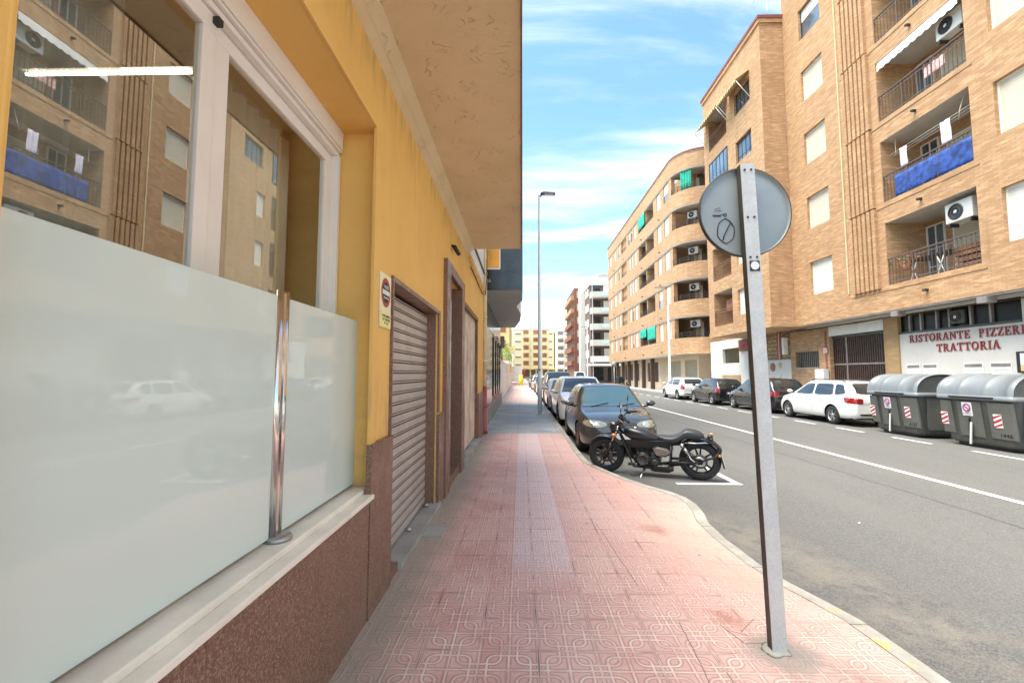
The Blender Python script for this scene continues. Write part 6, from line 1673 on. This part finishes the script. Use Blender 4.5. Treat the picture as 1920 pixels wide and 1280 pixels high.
    b.loft(rings, 'leather_grey', True); b.build('seat', t)
    # frame
    b = MB()
    b.tube([(.50, 0, .74), (.30, 0, .60), (0, 0, .56), (-.35, 0, .56), (-.75, 0, .60)], .022, BP, 8)
    for s in (-1, 1):
        b.tube([(.50, s*.03, .68), (.36, s*.09, .38), (.28, s*.11, .17), (-.15, s*.12, .15), (-.30, s*.12, .22), (-.33, s*.11, .55)], .017, BP, 8)
        b.tube([(-.30, s*.12, .27), (-.75, s*.13, .315)], .022, BP, 8)
        b.tube([(-.33, s*.10, .56), (-.60, s*.11, .60), (-.92, s*.08, .62)], .014, BP, 8)
    b.build('frame', t)
    # engine: two cylinders in V plus crankcase
    b = MB()
    b.lathe((.12, 0, .30), (0, 1, 0), [(0, -.15), (.10, -.15), (.125, -.12), (.125, .12), (.10, .15), (0, .15)], BP, 24)
    b.lathe((-.06, 0, .27), (0, 1, 0), [(0, -.13), (.09, -.13), (.10, -.10), (.10, .10), (.09, .13), (0, .13)], BP, 20)
    b.box(-.12, .22, -.11, .11, .17, .34, BP); en = b.build('engine', t, bevel=.006)
    for ang in (28, -20):
        c0 = Vector((.10, 0, .34)); d = Vector((sin(R(ang)), 0, cos(R(ang)))); b = MB()
        for k in range(9):
            b.lathe(c0+d*(.05+.018*k), d, [(0, 0), (.075, 0), (.075, .008), (0, .008)], 'dark_metal', 20)
        b.cyl(c0, c0+d*.22, .055, BP); b.obox(c0+d*.235, Matrix.Rotation(R(ang), 3, 'Y'), .065, .07, .028, BK); b.build('cylinder', en)
    b = MB(); b.lathe((.12, .152, .30), (0, 1, 0), [(.085, 0), (.095, .006), (.075, .012), (.07, .004), (0, .008)], 'dark_metal', 24)
    for k in range(5): a = 2*pi*k/5; b.cyl((.12+.088*cos(a), .150, .30+.088*sin(a)), (.12+.088*cos(a), .168, .30+.088*sin(a)), .007, 'chrome', n=8)
    b.lathe((-.07, .132, .26), (0, 1, 0), [(.05, 0), (.055, .006), (.03, .012), (0, .01)], 'dark_metal', 18); b.build('engine_cover', en)
    b = MB(); b.tube([(.30, .0, .50), (.38, -.02, .42), (.36, -.08, .28), (.22, -.13, .17), (-.1, -.16, .15)], .021, 'dark_metal', 10); b.tube([(-.1, -.165, .15), (-.3, -.17, .17), (-.85, -.18, .24)], [.03, .045, .045], BK, 14); b.build('exhaust', t)
    b = MB(); rings = [[(x, y, z) for y, z in ((.06, .10), (.14, .11), (.15, .18), (.13, .22), (.05, .22))] for x in (.0, -.06, -.28, -.36)]
    rings[0] = [(x, y*.8+.02, .14+(z-.14)*.5) for x, y, z in rings[0]]; rings[-1] = [(x, y*.8+.02, .17+(z-.16)*.5) for x, y, z in rings[-1]]
    b.loft(rings, BK, False); b.build('belly_cover', t, bevel=.01)
    # side cover (warm grey) both sides
    for s in (-1, 1):
        out_ = [(-.03, .50), (-.10, .535), (-.28, .505), (-.35, .46), (-.33, .42), (-.24, .365), (-.09, .365), (-.05, .42)]
        b = MB(); b.loft([[(x, s*.10, z) for x, z in out_], [(x, s*.135, z) for x, z in out_], [(-.18+(x+.18)*.85, s*.150, .45+(z-.45)*.82) for x, z in out_]], BP, False); cv = b.build('side_cover', t, bevel=.004)
        b = MB(); b.loft([[(-.18+(x+.18)*.84, s*.1502, .45+(z-.45)*.80) for x, z in out_], [(-.18+(x+.18)*.78, s*.156, .45+(z-.45)*.72) for x, z in out_]], 'warm_grey', True); b.build('panel', cv)
        # airbox / tank trim
        b = MB(); b.tube([(-.50, s*.15, .60), (-.62, s*.15, .37), (-.68, s*.15, .33)], .016, 'chrome', 10)
        P0, P1 = Vector((-.48, s*.15, .60)), Vector((-.66, s*.15, .34)); hel = []
        for k in range(90):
            f = k/89; p = P0.lerp(P1, .1+f*.6); a = f*2*pi*8; dr_ = (P1-P0).normalized(); o1 = dr_.orthogonal().normalized(); o2 = dr_.cross(o1); hel.append(p+(o1*cos(a)+o2*sin(a))*.030)
        b.tube(hel, .0055, 'dull_metal' if False else BK, 5); b.cyl(P0, P0.lerp(P1, .18), .032, 'chrome', n=12); b.cyl(P0.lerp(P1, .28), P0.lerp(P1, .5), .033, 'chrome', n=12); b.build('shock_absorber', t)
        b = MB(); b.obox((.30, s*.19, .23), Matrix.Identity(3), .05, .045, .012, 'rubber'); b.tube([(.12, s*.12, .20), (.30, s*.15, .22)], .012, BP, 6); b.build('foot_peg', t)
        b = MB(); b.tube([(-.52, s*.115, .62), (-.66, s*.12, .615), (-.84, s*.10, .63), (-.93, s*.06, .60)], .011, 'chrome', 8); b.build('fender_rail', t)
        b = MB(); b.cyl((-.90, s*.06, .69), (-.92, s*.14, .70), .010, BP, n=8); b.lathe((-.93, s*.165, .70), (-1, 0, 0), [(0, -.03), (.022, -.02), (.03, .015), (0, .03)], 'orange_lens' if s < 0 else BP, 14); b.build('turn_signal', t)
    b = MB(); b.box(-.15, .30, -.06, .06, .50, .56, BP); b.loft([[(x, y, z) for y, z in ((-.10, .48), (.10, .48), (.12, .62), (-.12, .62))] for x in (.30, .0, -.34)], BP, False); b.build('airbox', t, bevel=.01)
    b = MB(); b.lathe((-.92, 0, .70), (-1, 0, 0), [(0, -.05), (.035, -.04), (.04, .015), (.03, .025), (0, .028)], BP, 16); tl_ = b.build('tail_light', t)
    b = MB(); b.lathe((-.94, 0, .70), (-1, 0, 0), [(.036, .008), (.025, .016), (0, .018)], 'tail_red', 16); b.build('lens', tl_)
    b = MB(); b.tube([(-.75, .13, .32), (-.98, .14, .42), (-1.04, .10, .50)], .013, BP, 8); b.box(-1.07, -1.0, -.11, .11, .48, .52, BP); b.obox((-1.07, 0, .37), Matrix.Rotation(R(14), 3, 'Y'), .012, .11, .135, BP); pb = b.build('plate_bracket', t)
    b = MB(); b.obox((-1.085, 0, .36), Matrix.Rotation(R(14), 3, 'Y'), .003, .105, .12, 'plate_white'); b.build('licence_plate', pb)
    b = MB(); b.lathe((-1.04, .125, .44), (0, 1, 0), [(0, -.01), (.022, -.005), (.02, .018), (0, .022)], 'orange_lens', 12); b.build('reflector', pb)
    b = MB(); b.tube([(.10, .10, .16), (.14, .26, .055), (.17, .30, .012)], .011, 'chrome', 8); b.cyl((.10, .08, .18), (.10, .14, .13), .022, BP); b.build('kickstand', t)
    b = MB(); b.tube([(.46, .05, .92), (.56, .10, .88), (.58, .11, .66), (.70, .09, .42)], .007, 'cable', 6); b.tube([(.42, .25, 1.0), (.50, .18, .92), (.40, .06, .78), (.22, .1, .5)], .007, 'cable', 6); b.tube([(.42, -.25, 1.0), (.52, -.14, .9), (.42, -.05, .75)], .007, 'cable', 6); b.build('cable', t)
    # chain guard
    b = MB(); b.box(-.72, -.35, .10, .125, .33, .37, BP); b.lathe((-.75, .10, .315), (0, 1, 0), [(.05, 0), (.085, 0), (.085, .008), (.05, .008)], 'dull_metal', 24); b.build('chain_guard', t)
    return t
n = NT('tank_black'); n.set(Base_Color=(.012, .013, .015), Roughness=.36); n.b.inputs['Coat Weight'].default_value = .4; n.b.inputs['Coat Roughness'].default_value = .25; M['tank_black'] = n.m
fx_, fy_, rx_, ry_ = 1.50, 7.90, 2.88, 7.32
motorcycle('black cruiser motorcycle leaning on its kickstand at the kerb', ((fx_+rx_)/2, (fy_+ry_)/2, zr), math.atan2(fy_-ry_, fx_-rx_), R(-7))

# delivery scooter far away, with black top box, between the lanes
def scooter(label, loc, rz):
    t = thing('scooter', label, 'scooter', loc, rz)
    for x in (.65, -.60):
        b = MB(); b.lathe((x, 0, .25), (0, 1, 0), [(.13, -.05), (.22, -.055), (.25, -.02), (.25, .02), (.22, .055), (.13, .05)], 'rubber', 20); b.lathe((x, 0, .25), (0, 1, 0), [(0, -.03), (.13, -.05), (.13, .05), (0, .03)], 'alloy_dark', 16); b.build('wheel', t)
    b = MB(); b.loft([[(.60, y, z) for y, z in ((-.05, .5), (.05, .5), (.05, .6), (-.05, .6))], [(.48, y, z) for y, z in ((-.18, .45), (.18, .45), (.20, .95), (-.20, .95))], [(.38, y, z) for y, z in ((-.17, .35), (.17, .35), (.14, .95), (-.14, .95))]], 'paint_dark', False)
    b.box(-.2, .42, -.16, .16, .28, .36, 'black_plastic'); b.loft([[(x, y, z) for y, z in ((-w, .34), (w, .34), (w, h), (-w, h))] for x, w, h in ((-.12, .12, .70), (-.4, .17, .74), (-.85, .10, .72))], 'paint_dark', True); b.build('body', t, bevel=.02)
    b = MB(); b.loft([[(x, y, z) for y, z in ((-w, .72), (w, .72), (w*.9, h), (-w*.9, h))] for x, w, h in ((-.08, .11, .76), (-.35, .15, .79), (-.75, .12, .82))], 'leather_grey', True); b.build('seat', t)
    b = MB(); b.tube([(.40, -.33, 1.03), (.46, 0, 1.0), (.40, .33, 1.03)], .016, 'black_plastic', 8); b.cyl((.65, 0, .25), (.45, 0, 1.0), .03, 'black_plastic'); b.build('handlebar', t)
    for s in (-1, 1):
        b = MB(); b.cyl((.42, s*.28, 1.03), (.44, s*.34, 1.25), .008, 'black_plastic'); b.lathe((.44, s*.36, 1.28), (1, 0, 0), [(0, -.01), (.06, 0), (0, .01)], 'black_plastic', 14); b.build('mirror', t)
    b = MB(); b.box(-1.15, -.55, -.30, .30, .86, 1.42, 'black_plastic'); tag(b.build('top_box', t, bevel=.05))
    b = MB(); b.lathe((.52, 0, .82), (1, 0, 0), [(0, .03), (.06, .02), (.07, 0)], 'headlamp', 14); b.build('headlight', t)
    return t
scooter('dark scooter with a large black top box near the curved block', (9.3, 40, zr), R(-72))
# litter specks
rnd = random.Random(9)
for i in range(4):
    x, y = rnd.uniform(2.4, 5.5), rnd.uniform(3.0, 9); q = MB(); a = rnd.uniform(0, 6)
    q.obox((x, y, -.090), Matrix.Rotation(a, 3, 'Z'), .022, .009, .004, 'sticker_white'); o_ = q.build('litter'); tag(o_, 'tiny pale scrap of litter on the grey asphalt', 'litter', 'litter scraps on the asphalt')
